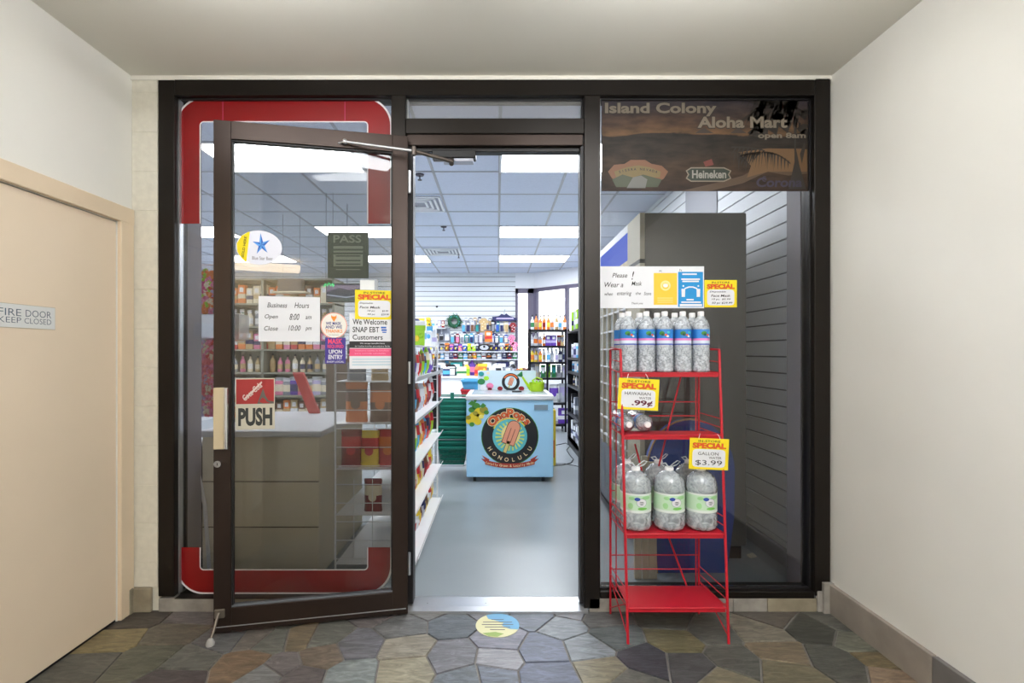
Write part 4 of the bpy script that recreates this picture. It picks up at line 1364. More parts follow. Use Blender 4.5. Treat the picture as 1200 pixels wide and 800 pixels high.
# ================================================================== GOODS (small repeated things)
PAL = {'red': (206, 44, 50), 'dark red': (140, 30, 40), 'orange': (236, 130, 50), 'yellow': (240, 210, 60), 'lime': (160, 214, 50), 'green': (50, 130, 76), 'teal': (40, 150, 150),
       'sky blue': (90, 178, 226), 'blue': (44, 88, 184), 'navy': (36, 40, 92), 'purple': (98, 60, 170), 'pink': (232, 130, 170), 'white': (236, 238, 242), 'gray': (140, 144, 156),
       'tan': (200, 170, 120), 'brown': (120, 76, 50), 'black': (30, 30, 36), 'silver': (196, 200, 212), 'cream': (236, 224, 196), 'rose': (226, 104, 118), 'magenta': (214, 70, 140), 'lilac': (186, 176, 220)}
def PC(n): return M('product_' + n.replace(' ', '_'), PAL[n], .45)
PM = {}
def pmesh(kind, c1, c2='white'):
    """unit-height goods (height 1, base at z=0) cached by kind and colours"""
    key = (kind, c1, c2)
    if key in PM: return PM[key]
    a, b = PC(c1), PC(c2)
    m = MB(a)
    if kind == 'snack_bag':
        rows = [(.36, .012, 0), (.38, .015, .05), (.36, .12, .2), (.37, .16, .5), (.36, .12, .8), (.38, .015, .95), (.37, .012, 1)]
        vs = []
        for hw, ht, z in rows:
            vs += [(-hw, 0, z), (-hw * .6, -ht, z), (0, -ht * 1.15, z), (hw * .6, -ht, z), (hw, 0, z), (hw * .6, ht, z), (0, ht, z), (-hw * .6, ht, z)]
        for k in range(len(rows) - 1):
            for i in range(8):
                m.add([], [])
        n = 8
        fs = []; 
        m.v = [Vector(v) for v in vs]
        for k in range(len(rows) - 1):
            for i in range(n):
                m.f.append((k * n + i, k * n + (i + 1) % n, (k + 1) * n + (i + 1) % n, (k + 1) * n + i)); m.sm.append(True)
                m.mi.append(m.m(b) if k in (2, 3) and i in (0, 1, 2, 3) and (k == 3) else 0)
        m.disc(0, .45, .17, .13, -.20, b, 12)
    elif kind == 'carton':
        m.rbox(-.38, .38, -.2, .2, 0, 1, .02, a)
        m.box(-.382, .382, -.202, .202, .28, .52, b); m.box(-.2, .2, -.203, -.2, .62, .86, PC('white'))
    elif kind == 'liquor_bottle':
        m.lathe([(.13, 0), (.15, .02), (.15, .58), (.10, .68), (.05, .76), (.045, .90)], 12, a)
        m.lathe([(.152, .18), (.152, .48)], 12, b, caps=False); m.lathe([(.055, .88), (.055, 1.0)], 10, PC('black'))
    elif kind == 'spray_bottle':
        m.lathe([(.16, 0), (.17, .03), (.17, .6), (.09, .74), (.07, .8)], 12, a); m.lathe([(.172, .15), (.172, .5)], 12, b, caps=False)
        m.box(-.16, .07, -.05, .05, .8, .98, PC('white')); m.rod((-.1, 0, .8), (-.14, 0, .66), .02, n=6, mat=PC('white'))
    elif kind == 'jar':
        m.lathe([(.28, 0), (.30, .03), (.30, .74), (.26, .80)], 14, a); m.lathe([(.302, .2), (.302, .6)], 14, b, caps=False); m.lathe([(.28, .80), (.28, 1)], 14, PC('white'))
    elif kind == 'hanging_packet':
        m.slab([(-.32, 0), (.32, 0), (.32, .86), (.2, 1), (-.2, 1), (-.32, .86)], -.01, .01, a)
        m.rbox(-.24, .24, -.12, -.01, .06, .62, .05, b); m.box(-.25, .25, -.014, -.01, .68, .82, PC('white')); m.disc(0, .92, .04, y=-.012, mat=PC('black'), n=8)
    elif kind == 'flip_flop_pair':
        for s_ in (-1, 1):
            pts = [(s_ * .2 + .15 * math.sin(t) * (1 + .15 * math.cos(t)), .5 - .48 * math.cos(t)) for t in [2 * math.pi * i / 16 for i in range(16)]]
            m.slab(pts, -.05, .02, a); m.tube([(s_ * .2 - .12, -.05, .5), (s_ * .2, -.11, .72), (s_ * .2 + .12, -.05, .5)], .025, 5, b)
    elif kind == 'toy_bag':
        m.rbox(-.3, .3, -.1, .06, 0, .78, .06, a); m.slab([(-.34, .74), (.34, .74), (.34, 1), (-.34, 1)], -.02, 0, b)
        m.ball((-.08, -.1, .36), .14, .06, .16, PC('yellow'), 8, 5); m.ball((.14, -.1, .5), .1, .06, .12, b, 8, 5)
    elif kind == 'hat':
        m.lathe([(.5, .1), (.49, .14), (.28, .16), (.26, .55), (.2, .62), (.0, .64)], 16, a); m.lathe([(.27, .16), (.265, .26)], 16, b, caps=False)
    elif kind == 'beach_shirt':
        m.slab([(-.26, 0), (.26, 0), (.26, .62), (.40, .52), (.48, .70), (.24, .96), (.1, 1), (-.1, 1), (-.24, .96), (-.48, .70), (-.40, .52), (-.26, .62)], -.03, .02, a)
        for q in ((-.1, .3), (.12, .5), (.0, .7), (.14, .16), (-.14, .56)): m.disc(q[0], q[1], .06, .05, -.032, b, 8)
        m.tube([(-.25, -.01, .95), (0, -.01, 1.06), (.25, -.01, .95)], .02, 5, PC('gray'))
    PM[key] = m.mesh(kind)
    return PM[key]
BW_ = {'hanging_packet': .66, 'toy_bag': .68, 'carton': .76, 'jar': .60, 'liquor_bottle': .30, 'spray_bottle': .34, 'snack_bag': .76}
def fitw(kd, h, room, most=1.5): return min(most, .93 * room / (BW_[kd] * h))
def put(kind, loc, h, label, group, c1='red', c2='white', rz=0.0, wide=1.0, deep=1.0, rot=None):
    cat = {'snack_bag': 'snack', 'carton': 'box', 'liquor_bottle': 'bottle', 'spray_bottle': 'bottle', 'jar': 'jar', 'hanging_packet': 'packet', 'flip_flop_pair': 'sandals', 'toy_bag': 'toy', 'hat': 'hat', 'beach_shirt': 'shirt'}[kind]
    o = bpy.data.objects.new(kind, pmesh(kind, c1, c2))
    COL.objects.link(o)
    o.location = loc; o.scale = (h * wide, h * deep, h); o.rotation_euler = rot or (0, 0, rz)
    return props(o, label, cat, group)
R = random.Random(21)
CN = list(PAL)

# ================================================================== ICE-POP FREEZER
zf = 5.03
fx0, fx1 = X(546.5, zf), X(648.5, zf)
fy0, fy1 = zf - D, 5.72 - D
ftop = Z(462.5, zf)
fz = thing('chest_freezer', 'light blue chest freezer with a round ice pop emblem beyond the doorway', 'freezer', ((fx0 + fx1) / 2, (fy0 + fy1) / 2, .004))
fr_blue = M('freezer_light_blue', (168, 218, 252), .4)
fbody = part('body', MB(fr_blue).rbox(fx0, fx1, fy0, fy1, .055, ftop - .055, .008, fr_blue), fz, True)
lid = MB(M('freezer_lid_white', (226, 230, 234), .4, var=.04)); lid.rbox(fx0 - .006, fx1 + .006, fy0 - .012, fy1, ftop - .055, ftop, .012); lid.rbox(fx0 + .05, fx1 - .05, fy0 + .05, fy1 - .05, ftop, ftop + .006, .003, M('lid_glass_gray', (170, 180, 186), .2))
part('lid', lid, fz, True)
part('vent_grille', MB(M('grille_gray', (126, 146, 160), .5)).rbox(X(626, zf), X(642, zf), fy0 - .006, fy0, Z(480, zf), Z(474, zf), .002), fz, True)
for xx in (fx0 + .08, fx1 - .10):
    for yy in (fy0 + .06, fy1 - .06):
        part('wheel', MB(black).rod((xx - .014, yy, .029), (xx + .014, yy, .029), .025, n=14, mat=black), fz, True)
art = MB(black)
ly = [fy0 - .0012 - .0009 * k for k in range(9)]
def fp(px, py): return X(px, zf), Z(py, zf)
ex, ez = fp(597.5, 511)
u = zf / F
art.disc(ex, ez, 33.3 * u, 33.3 * u, ly[0], M('emblem_black', (24, 28, 34), .5), 48)
art.ring(ex, ez, 32.8 * u, 33.6 * u, ly[1], green)
art.disc(ex, ez, 20.3 * u, 20.3 * u, ly[1], M('emblem_teal', (92, 190, 200), .5), 40)
ray = M('emblem_ray', (212, 228, 120), .5)
for k in range(22):
    t = 2 * math.pi * k / 22
    art.poly([(ex + 2 * u, ez), (ex + 17 * u * math.cos(t), ez + 17 * u * math.sin(t)), (ex + 17 * u * math.cos(t + .13), ez + 17 * u * math.sin(t + .13))], ly[2], ray)
art.disc(ex + 1 * u, ez + 2 * u, 11 * u, 12 * u, ly[3], M('emblem_glow', (240, 226, 150), .5))
art.ring(ex, ez, 20.3 * u, 21.6 * u, ly[2], M('emblem_yellow', (240, 214, 60), .5), a=.6, b=2.7); art.ring(ex, ez, 21.6 * u, 22.4 * u, ly[2], green, a=.6, b=2.7)
# ice pop
def pop(mb, cx0, cz0, sc, y0, y1, y2):
    T_ = Matrix.Translation((cx0, 0, cz0)) @ Matrix.Rotation(math.radians(20), 4, 'Y')
    def pl(pts, y, mt):
        vs = [T_ @ Vector((a * sc, 0, b_ * sc)) for a, b_ in pts]
        mb.add([(v.x, y, v.z) for v in vs], [tuple(range(len(vs)))], mt)
    def shape(w, h0, h1, g=0):
        p = [(-w - g, h0 - g), (w + g, h0 - g)]
        for i in range(13):
            t = math.pi * i / 12
            p.append(((w + g) * math.cos(t), h1 - w + (w + g) * math.sin(t)))
        return p
    pl([(-2.2, -22), (2.2, -22), (2.2, -8), (-2.2, -8)], y0, M('stick_outline', (110, 80, 40), .5))
    pl([(-1.7, -21.5), (1.7, -21.5), (1.7, -8), (-1.7, -8)], y1, M('stick_wood', (224, 206, 130), .5))
    pl(shape(7.2, -11, 17, .7), y0, M('pop_outline', (90, 50, 40), .5))
    pl(shape(7.2, -11, 17), y1, M('pop_peach', (232, 160, 130), .5))
    for xx in (-2.4, 2.4):
        pl([(xx - .45, -9), (xx + .45, -9), (xx + .45, 8), (xx - .45, 8)], y2, M('pop_groove', (160, 90, 76), .5))
pop(art, ex + 1.2 * u, ez + 1.5 * u, u, ly[4], ly[5], ly[6])
or_l = M('emblem_orange', (236, 112, 52), .5); cr_l = M('emblem_cream', (240, 214, 170), .5)
for i, ch in enumerate('OnoPops'):
    t = math.radians(90 + 48 - 16.3 * i)
    rr = 27 * u
    sz = (10.5 if ch in 'OP' else 9.5) * u * 1.25
    for off, mt, yy in ((.11, cr_l, ly[3]), (.045, M('emblem_red', (176, 52, 36), .5), ly[4]), (.0, or_l, ly[5])):
        art.letter_at(ch, ex + rr * math.cos(t), ez + rr * math.sin(t), sz, t - math.pi / 2, yy, mt, off, 1.1)
for i, ch in enumerate('HONOLULU'):
    t = math.radians(-90 - 58 + 16.6 * i)
    art.letter_at(ch, ex + 27.5 * u * math.cos(t), ez + 27.5 * u * math.sin(t), 6.4 * u, t + math.pi / 2, ly[3], cr_l, .02)
rib = M('emblem_ribbon', (170, 56, 44), .5)
rp = []
for i in range(15):
    t = -1 + 2 * i / 14
    rp.append((ex + t * 29 * u, ez - (34.5 - 4.5 * t * t) * u))
for i in range(14):
    (a, b_), (c, d_) = rp[i], rp[i + 1]
    art.poly([(a, b_ - 2.7 * u), (c, d_ - 2.7 * u), (c, d_ + 2.7 * u), (a, b_ + 2.7 * u)], ly[4], rib)
for s_ in (-1, 1):
    art.poly([(ex + s_ * 26 * u, ez - 33 * u), (ex + s_ * 34 * u, ez - 26 * u), (ex + s_ * 29 * u, ez - 27 * u), (ex + s_ * 33 * u, ez - 22 * u), (ex + s_ * 24 * u, ez - 27 * u)][::s_], ly[3], rib)
msg = 'Locally Grown & Locally Made'
for i, ch in enumerate(msg):
    if ch == ' ': continue
    t = -.93 + 1.86 * i / (len(msg) - 1)
    art.letter_at(ch, ex + t * 29 * u, ez - (34.5 - 4.5 * t * t) * u, 4.0 * u, .28 * t, ly[5], cr_l, .02)
# fruit cluster in the corner
fy_ = M('fruit_yellow', (232, 208, 50), .5); fg = M('fruit_green', (70, 140, 60), .5); fo = M('fruit_olive', (160, 150, 50), .5)
for (px, py, r_, mt, k) in ((553, 480, 4, fg, 0), (558, 476, 5, fg, 0), (562, 483, 6.5, fy_, 1), (556, 488, 6.5, fy_, 1), (551, 493, 5, fy_, 2), (560, 494, 4.5, fy_, 2), (567, 480, 5, fo, 2), (557, 484, 3, fo, 3), (564, 488, 3, M('fruit_pale', (244, 232, 120), .5), 3), (553, 497, 3, fg, 3), (549, 489, 3, fo, 3), (570, 483, 3, fg, 3)):
    a, b_ = fp(px, py); art.disc(a, b_, r_ * u, r_ * u * .85, ly[k], mt, 14)
for px, py, w_ in ((553, 473, 9), (566, 476, 8), (557, 470, 4)):
    a, b_ = fp(px, py); art.poly([(a - w_ * u / 2, b_), (a, b_ - 2 * u), (a + w_ * u / 2, b_ + 1 * u), (a, b_ + 4 * u)], ly[4], fg)
part('printed_emblem', art, fbody, True)

# little header board standing on the lid
zb_ = 5.60
hb_ = MB(M('header_board', (206, 226, 236), .5))
x0, x1 = X(560, zb_), X(628, zb_); z0, z1 = ftop + .007, Z(434, zb_)
hb_.box(x0, x1, zb_ - D, zb_ - D + .006, z0, z1)
yy = zb_ - D - .002
u2 = zb_ / F
e2x, e2z = X(598.5, zb_), Z(447.5, zb_)
hb_.disc(e2x, e2z, 10.5 * u2, 10.5 * u2, yy, M('emblem_black', None)); hb_.disc(e2x, e2z, 7 * u2, 7 * u2, yy - .001, M('header_board', None)); hb_.ring(e2x, e2z, 8 * u2, 9.4 * u2, yy - .002, or_l, a=.5, b=2.6)
pop(hb_, e2x, e2z, u2 * .33, yy - .002, yy - .003, yy - .004)
for (px, py, r_, mt) in ((564, 438, 3.4, 'teal'), (564, 447, 4.5, 'green'), (570, 443, 3.2, 'lime'), (567, 454, 4.5, 'white'), (574, 452, 4.4, 'pink'), (574, 456, 2.6, 'dark red'), (586, 455, 3.2, 'dark red'), (611, 455, 3.4, 'dark red'), (572, 437, 2, 'cream')):
    hb_.disc(X(px, zb_), Z(py, zb_), r_ * u2, r_ * u2 * .8, yy - .003, PC(mt), 12)
single('header_board', hb_, 'small printed ice pop board standing at the back of the freezer lid', 'sign', world=True)
sc = MB(black).rbox(X(600, 5.35), X(611, 5.35), 5.3 - D, 5.33 - D, ftop + .007, ftop + .019, .003)
sc.rod((X(600, 5.3), 5.28 - D, ftop + .012), (X(611, 5.3), 5.29 - D, ftop + .012), .004, n=6)
single('black_scoop', sc, 'flat black scraper lying on the freezer lid', 'tool', world=True)
# lime watering can
lime = M('lime_plastic', (176, 214, 30), .4)
zc_ = 5.42; wc0 = Vector((X(629, zc_), zc_ - D, ftop + .007)); v = zc_ / F
wc = thing('watering_can', 'lime green watering can standing on the freezer lid', 'watering can', wc0)
b = MB(lime); b.lathe([(7.5 * v, 0), (8 * v, .01), (9 * v, 9 * v)], 20, lime); b.lathe([(8.3 * v, 9 * v), (9.2 * v, 9.6 * v), (9 * v, 10.4 * v)], 20, lime, caps=False)
part('can_body', b, wc)
spt = part('spout', MB(lime).tube([(-7 * v, 0, 3 * v), (-12 * v, -.01, 9 * v), (-17 * v, -.01, 17 * v)], [2.6 * v, 1.5 * v, 1.1 * v], 10, lime), wc)
T_ = Matrix.Translation((-18 * v, -.01, 18 * v)) @ Matrix.Rotation(-.7, 4, 'Y')
part('rose', MB(lime).lathe([(1.2 * v, -.01), (4 * v, .03), (4 * v, .036)], 14, PC('green'), T=T_), spt)
part('handle', MB(lime).tube([(7 * v, 0, 9 * v), (6 * v, 0, 14 * v), (0, 0, 16 * v), (-6 * v, 0, 12 * v)], .8 * v, 8, lime), wc)
for i, (dx, dz, c_) in enumerate(((-4, 10.4, 'gray'), (0, 10.6, 'tan'), (4, 10.3, 'brown'))):
    put('hanging_packet', wc0 + Vector((dx * v, .012 * i, 9.2 * v)), 4.6 * v, '%s seed packet tucked in the lime watering can' % c_, 'seed packets in the watering can', c_, 'lime', .2 * i)

# ================================================================== GREEN SHOPPING BASKETS
gb = M('basket_green', (16, 124, 104), .4); gbr = M('basket_rim_green', (30, 150, 128), .4)
zk = 5.36; kx = X(529.5, zk); ky = zk - D + .14
def basket(label, loc, grp):
    t = thing('shopping_basket', label, 'basket', loc, 0, grp)
    w0, w1, d0, d1, h = .125, .155, .10, .125, .20
    def shell(mb, zA, zB, thick=.004):
        def at_(z): 
            k = z / h
            return w0 + (w1 - w0) * k, d0 + (d1 - d0) * k
        a, b_ = at_(zA); c, d_ = at_(zB)
        vs = [(-a, -b_, zA), (a, -b_, zA), (a, b_, zA), (-a, b_, zA), (-c, -d_, zB), (c, -d_, zB), (c, d_, zB), (-c, d_, zB)]
        mb.add(vs, [(0, 1, 5, 4), (1, 2, 6, 5), (2, 3, 7, 6), (3, 0, 4, 7)])
    b = MB(gb)
    b.box(-w0, w0, -d0, d0, 0, .004)
    for zA, zB in ((0, .022), (.034, .040), (.052, .058), (.070, .076), (.088, .094), (.106, .112), (.124, .130), (.142, .148), (.158, h)): shell(b, zA, zB)
    for k in range(7):
        q = -1 + 2 * k / 6
        for s_ in (-1, 1):
            b.box(q * w0 - .003, q * w0 + .003, s_ * d0 - .002, s_ * d0 + .002, 0, .01)
            b.rod((q * w0, s_ * d0, .004), (q * w1, s_ * d1, h), .003, n=4, caps=False)
            if k % 2 == 0: b.rod((s_ * w0, q * d0, .004), (s_ * w1, q * d1, h), .003, n=4, caps=False)
    part('tub', b, t)
    r_ = MB(gbr)
    for s_ in (-1, 1):
        r_.box(-w1 - .012, w1 + .012, s_ * d1, s_ * (d1 + .016), h - .014, h); r_.box(s_ * w1, s_ * (w1 + .012), -d1, d1, h - .014, h)
    part('rim', r_, t)
    return t
bst = None
n_b = 10
for i in range(n_b):
    z_ = .10 + .0545 * i
    lb = 'green shopping basket in the nested stack beside the freezer, %s from the bottom' % ORD[i]
    if bst is None: bst = o = basket(lb, (kx, ky, z_), 'nested green shopping baskets')
    else: o = dup(bst, (kx, ky, z_), lb, 'nested green shopping baskets')
hd = MB(gb)
for s_ in (-1, 1): hd.tube([(-.15, s_ * .05, .19), (-.15, s_ * .08, .24), (.15, s_ * .08, .24), (.15, s_ * .05, .19)], .006, 6)
hd.slab([(-.02, .18), (.02, .18), (.02, .28), (-.02, .28)], -.10, -.09)
part('handle', hd, o)
st = thing('basket_stand', 'pale wire stand holding the green shopping baskets', 'stand', (kx, ky, .004))
b = MB(M('stand_wire', (176, 184, 190), .35, .6))
for s_ in (-1, 1):
    for q in (-1, 1):
        b.tube([(s_ * .172, q * .17, .0), (s_ * .168, q * .14, .11), (s_ * .168, q * .14, .42)], .005, 6)
    b.tube([(s_ * .175, -.14, .11), (s_ * .12, -.14, .09), (s_ * .12, .14, .09), (s_ * .175, .14, .11)], .005, 6)
b.rod((-.175, -.14, .37), (.175, -.14, .37), .005, n=6); b.rod((-.175, .14, .37), (.175, .14, .37), .005, n=6)
b.rod((-.12, -.14, .09), (.12, -.14, .09), .005, n=6); b.rod((-.12, .14, .09), (.12, .14, .09), .005, n=6)
part('wire_frame', b, st)

# blue and red totes behind the freezer
def tote(name, px0, px1, py0, py1, z, c, label):
    w_ = (px1 - px0) * z / F / 2; h = (py1 - py0) * z / F
    mb = MB(PC(c)); p = at((px0 + px1) / 2, py1, z)
    a = w_ * .82
    vs = []
    for (ww, dd, zz) in ((a, .12, 0), (w_, .16, h), (w_ * 1.04, .18, h), (w_ * 1.04, .18, h + .02), (w_ * .92, .13, h + .02), (w_ * .92, .13, h * .5)):
        vs += [(-ww, -dd, zz), (ww, -dd, zz), (ww, dd, zz), (-ww, dd, zz)]
    fs = [(3, 2, 1, 0)]
    for k in range(5):
        for i in range(4): fs.append((k * 4 + i, k * 4 + (i + 1) % 4, (k + 1) * 4 + (i + 1) % 4, (k + 1) * 4 + i))
    fs.append((20, 21, 22, 23)); mb.add(vs, fs)
    return single(name, mb, label, 'tote', (p.x, p.y, p.z))
tb = MB(white_paint); zt_ = 6.35
tb.box(X(538, zt_), X(572, zt_), zt_ - D - .2, zt_ - D + .2, Z(466, zt_), Z(465, zt_) + .01)
for xx in (X(539, zt_), X(571, zt_)):
    for yq in (-.19, .19): tb.box(xx - .01, xx + .01, zt_ - D + yq - .01, zt_ - D + yq + .01, .004, Z(466, zt_))
single('side_table', tb, 'small white table behind the freezer carrying the plastic totes', 'table', world=True)
tote('storage_tote', 541, 556, 457, 464.8, zt_ - .02, 'red', 'red plastic tote under the blue one behind the freezer')
tote('storage_tote', 542, 568, 446, 455.5, zt_, 'sky blue', 'sky blue plastic tote stacked behind the freezer board')

# ================================================================== WHITE WIRE GONDOLA of snacks at the doorway
GX0, GX1 = -.96, -.52; gy0, gy1 = 2.98 - D, 4.35 - D
wwire = M('white_wire', (236, 238, 240), .4)
go = thing('snack_rack', 'white wire snack rack just inside the doorway', 'rack', ((GX0 + GX1) / 2, (gy0 + gy1) / 2, .004))
b = MB(wwire)
for x_ in (GX0, GX1):
    for y_ in (gy0, gy1):
        b.rod((x_, y_, .004), (x_, y_, 1.42), .007, n=6)
part('posts', b, go, True)
slv = [.05, .34, .61, .88, 1.13]
for lv in slv:
    b = MB(wwire)
    b.box(GX0, GX1 + .03, gy0, gy1, lv - .004, lv)
    b.slab([(GX1 + .03, lv - .005), (GX1 + .036, lv - .005), (GX1 + .052, lv + .026), (GX1 + .047, lv + .026)], gy0, gy1)
    part('shelf', b, go, True)
for yy, nm in ((gy0, 0), (gy1, 1)):
    b = MB(wwire)
    for k in range(12): b.rod((GX0, yy, .08 + .11 * k), (GX1, yy, .08 + .11 * k), .003, n=5)
    for k in range(1, 4): b.rod((GX0 + .11 * k, yy, .08), (GX0 + .11 * k, yy, .55), .0022, n=5)
    b.rod((GX0, yy, 1.42), (GX1, yy, 1.42), .006, n=6)
    part('end_grid', b, go, True)
b = MB(red)
for (px, py) in ((490, 638), (508, 595)):
    z = F * .55 / (CX - px); p = at(px, py, z); b.rbox(GX1 + .05, GX1 + .08, p.y - .03, p.y + .03, p.z - .02, p.z + .02, .003)
part('price_clip', b, go, True)
for si, lv in enumerate(slv):
    sh = ['bottom', 'second', 'third', 'fourth', 'top'][si]
    n = 11
    for k in range(n):
        c1 = R.choice(['red', 'white', 'dark red', 'orange', 'brown', 'yellow', 'sky blue', 'cream', 'red', 'tan', 'lime', 'silver'] if si < 4 else ['white', 'sky blue', 'lime', 'red', 'purple', 'yellow'])
        c2 = R.choice([c for c in ('white', 'red', 'yellow', 'navy', 'cream', 'brown') if c != c1])
        h = R.uniform(.17, .23)
        put('snack_bag', (GX1 - .055, gy0 + .07 + k * (gy1 - gy0 - .12) / (n - 1), lv + .001), h, '%s and %s snack bag, %s shelf of white wire rack, %s from doorway' % (c1, c2, sh, ORD[k]),
            'snack bags on the white wire rack', c1, c2, math.pi / 2 + R.uniform(-.25, .25), .66, .7)
for k, (lv, c1, c2, x_, h) in enumerate(((slv[3], 'orange', 'brown', -.80, .25), (slv[3], 'brown', 'orange', -.655, .24), (slv[2], 'dark red', 'red', -.83, .23), (slv[2], 'yellow', 'red', -.72, .22), (slv[2], 'red', 'orange', -.61, .23), (slv[1], 'dark red', 'cream', -.70, .2), (slv[4], 'gray', 'brown', -.80, .22), (slv[4], 'tan', 'gray', -.66, .2))):
    put('snack_bag', (x_ - .05, gy0 + .06, lv + .001), h, 'large %s and %s bag behind the snack rack end wires, %s counted' % (c1, c2, ORD[k]), 'large bags at the wire end of the snack rack', c1, c2, R.uniform(-.1, .1), .72, .5)
# goods on top of the rack and hanging beyond its far end
top_goods = [('carton', 'white', 'sky blue', 488, 428, 4.0, .20), ('toy_bag', 'lime', 'lime', 491, 432, 3.7, .15), ('toy_bag', 'white', 'sky blue', 499, 428, 4.2, .17), ('carton', 'white', 'lilac', 505, 424, 4.3, .15)]
for k, (kd, c1, c2, px, py, z, h) in enumerate(top_goods):
    p = at(px, py, z); put(kd, (min(p.x, GX1 - .06), p.y, slv[4] + .22), h, '%s and %s %s resting above the snack bags, %s from the doorway' % (c1, c2, kd.replace('_', ' '), ORD[k]), 'goods above the snack bags', c1, c2)
tp = MB(wwire); tp.box(GX0, GX1, gy0 + .3, gy1, slv[4] + .214, slv[4] + .219)
part('top_tray', tp, go, True)
# second run of the gondola, standing behind the first
go2 = thing('snack_rack', 'tall white display stand of hats and toys beyond the snack rack', 'rack', (-.92, 5.1 - D, .004))
b = MB(wwire)
for x_ in (-1.16, -.68):
    for y_ in (4.75 - D, 5.5 - D): b.rod((x_, y_, .004), (x_, y_, 1.62), .008, n=6)
part('posts', b, go2, True)
for lv in (.3, .7, 1.05, 1.3, 1.5): part('shelf', MB(wwire).box(-1.16, -.68, 4.75 - D, 5.5 - D, lv - .01, lv), go2, True)
hk = [('toy_bag', 'white', 'purple', 4.82, 1.301, .19), ('toy_bag', 'white', 'sky blue', 5.0, 1.301, .18), ('toy_bag', 'purple', 'white', 5.2, 1.301, .19), ('hat', 'navy', 'white', 4.85, 1.501, .20), ('carton', 'white', 'lilac', 5.05, 1.501, .12), ('toy_bag', 'lime', 'yellow', 5.3, 1.501, .16), ('carton', 'white', 'silver', 4.85, 1.051, .22), ('carton', 'cream', 'white', 5.1, 1.051, .22), ('toy_bag', 'white', 'gray', 5.35, 1.051, .22),
      ('carton', 'red', 'black', 4.85, .701, .3), ('carton', 'dark red', 'white', 5.1, .701, .26), ('toy_bag', 'red', 'white', 5.3, .701, .28), ('carton', 'silver', 'red', 4.85, .301, .3), ('carton', 'gray', 'white', 5.15, .301, .3)]
for k, (kd, c1, c2, z, lv, h) in enumerate(hk):
    put(kd, (-.80, z - D, lv), h, '%s and %s %s on the tall display stand beyond the snack rack' % (c1, c2, kd.replace('_', ' ')), 'goods on the tall display stand', c1, c2, .2, 1.0, .8)
bg_ = MB(PC('black')); bg_.rbox(-.60, -.53, 4.46 - D, 4.66 - D, .62, 1.14, .02); bg_.rbox(-.535, -.515, 4.50 - D, 4.62 - D, .9, 1.1, .006, PC('dark red')); bg_.tube([(-.56, 4.5 - D, 1.13), (-.56, 4.52 - D, 1.26), (-.56, 4.6 - D, 1.26), (-.56, 4.62 - D, 1.13)], .006, 6)
bg_.tube([(-.56, 4.56 - D, 1.26), (-.555, 4.48 - D, 1.30), (-.525, 4.355 - D, 1.33)], .004, 6, wwire)
single('hanging_bag', bg_, 'black and dark red cloth bag hanging at the far end of the snack rack', 'bag', world=True)

# ================================================================== BACK WALL display
zw = 10.42
def W(px, py): return Vector((X(px, zw), BACK - .004, Z(py, zw)))
kk = zw / F
pgb = MB(M('pegboard_gray', (150, 156, 170), .6)); p, q = W(488, 400), W(527, 384)
pgb.box(p.x, q.x, BACK - .02, BACK - .002, p.z, q.z)
single('pegboard_panel', pgb, 'gray pegboard panel on the slatted back wall under the box shelf', 'panel', world=True)
sf = MB(M('shelf_gray_white', (210, 214, 224), .5))
for (a, b_, y_) in ((484, 523, 384.2), (484, 607, 420.5), (484, 607, 411.5)):
    p, q = W(a, y_), W(b_, y_)
    sf = MB(M('shelf_gray_white', None)); sf.box(p.x, q.x, BACK - .24, BACK - .002, p.z - .02, p.z)
    for xx in (p.x + .1, (p.x + q.x) / 2, q.x - .1): sf.slab([(xx - .01, p.z - .12), (xx + .01, p.z - .12), (xx + .01, p.z - .02), (xx - .01, p.z - .02)], BACK - .10, BACK - .002)
    single('wall_shelf', sf, {384.2: 'pale wall shelf of boxed goods beside the green wreath', 420.5: 'lowest pale wall shelf above the back counter', 411.5: 'pale wall shelf under the hanging packets'}[y_], 'shelf', world=True)
def row(kd, xs_, py, hpx, cs, desc, grp, dy=.10, wide=1.0, deep=.6, jit=.0):
    gap_ = min([b_ - a for a, b_ in zip(xs_[:-1], xs_[1:])]) * kk
    for k, px in enumerate(xs_):
        p = W(px, py); c1, c2 = cs[k % len(cs)]
        h_ = hpx * kk * R.uniform(.86, 1.05); wide = fitw(kd, h_, gap_)
        put(kd, (p.x, BACK - dy - (.008 * (k % 3)), p.z + .001 + R.uniform(-jit, jit)), h_, '%s and %s %s %s, %s from jamb' % (c1, c2, kd.replace('_', ' '), desc, ORD[k]), grp, c1, c2, 0, wide, deep)
row('carton', [488, 492.5, 497], 384.2, 8.0, [('white', 'pink'), ('lilac', 'dark red'), ('white', 'purple')], 'on the high wall shelf', 'boxed goods on the high wall shelf', .12)
row('carton', [508, 511.5, 515, 519.5], 384.2, 9, [('silver', 'sky blue'), ('white', 'gray'), ('lilac', 'white'), ('dark red', 'cream')], 'beyond the yellow toy', 'boxed goods past the yellow toy', .12, .85)
row('toy_bag', [488, 494, 500, 506, 512, 518.5, 524], 411.2, 9, [('white', 'sky blue'), ('gray', 'navy'), ('lilac', 'white'), ('silver', 'gray'), ('white', 'silver'), ('gray', 'black'), ('brown', 'orange')], 'on upper shelf below pegboard', 'toy bags under the pegboard', .12, 1.3, .8)
row('hanging_packet', [492, 498.5, 505, 511, 517, 523.5], 399, 8.5, [('gray', 'yellow'), ('silver', 'gray'), ('gray', 'white'), ('tan', 'gray'), ('gray', 'black'), ('silver', 'white')], 'hanging on the gray pegboard', 'packets on the pegboard', .04, 1.2, .5)
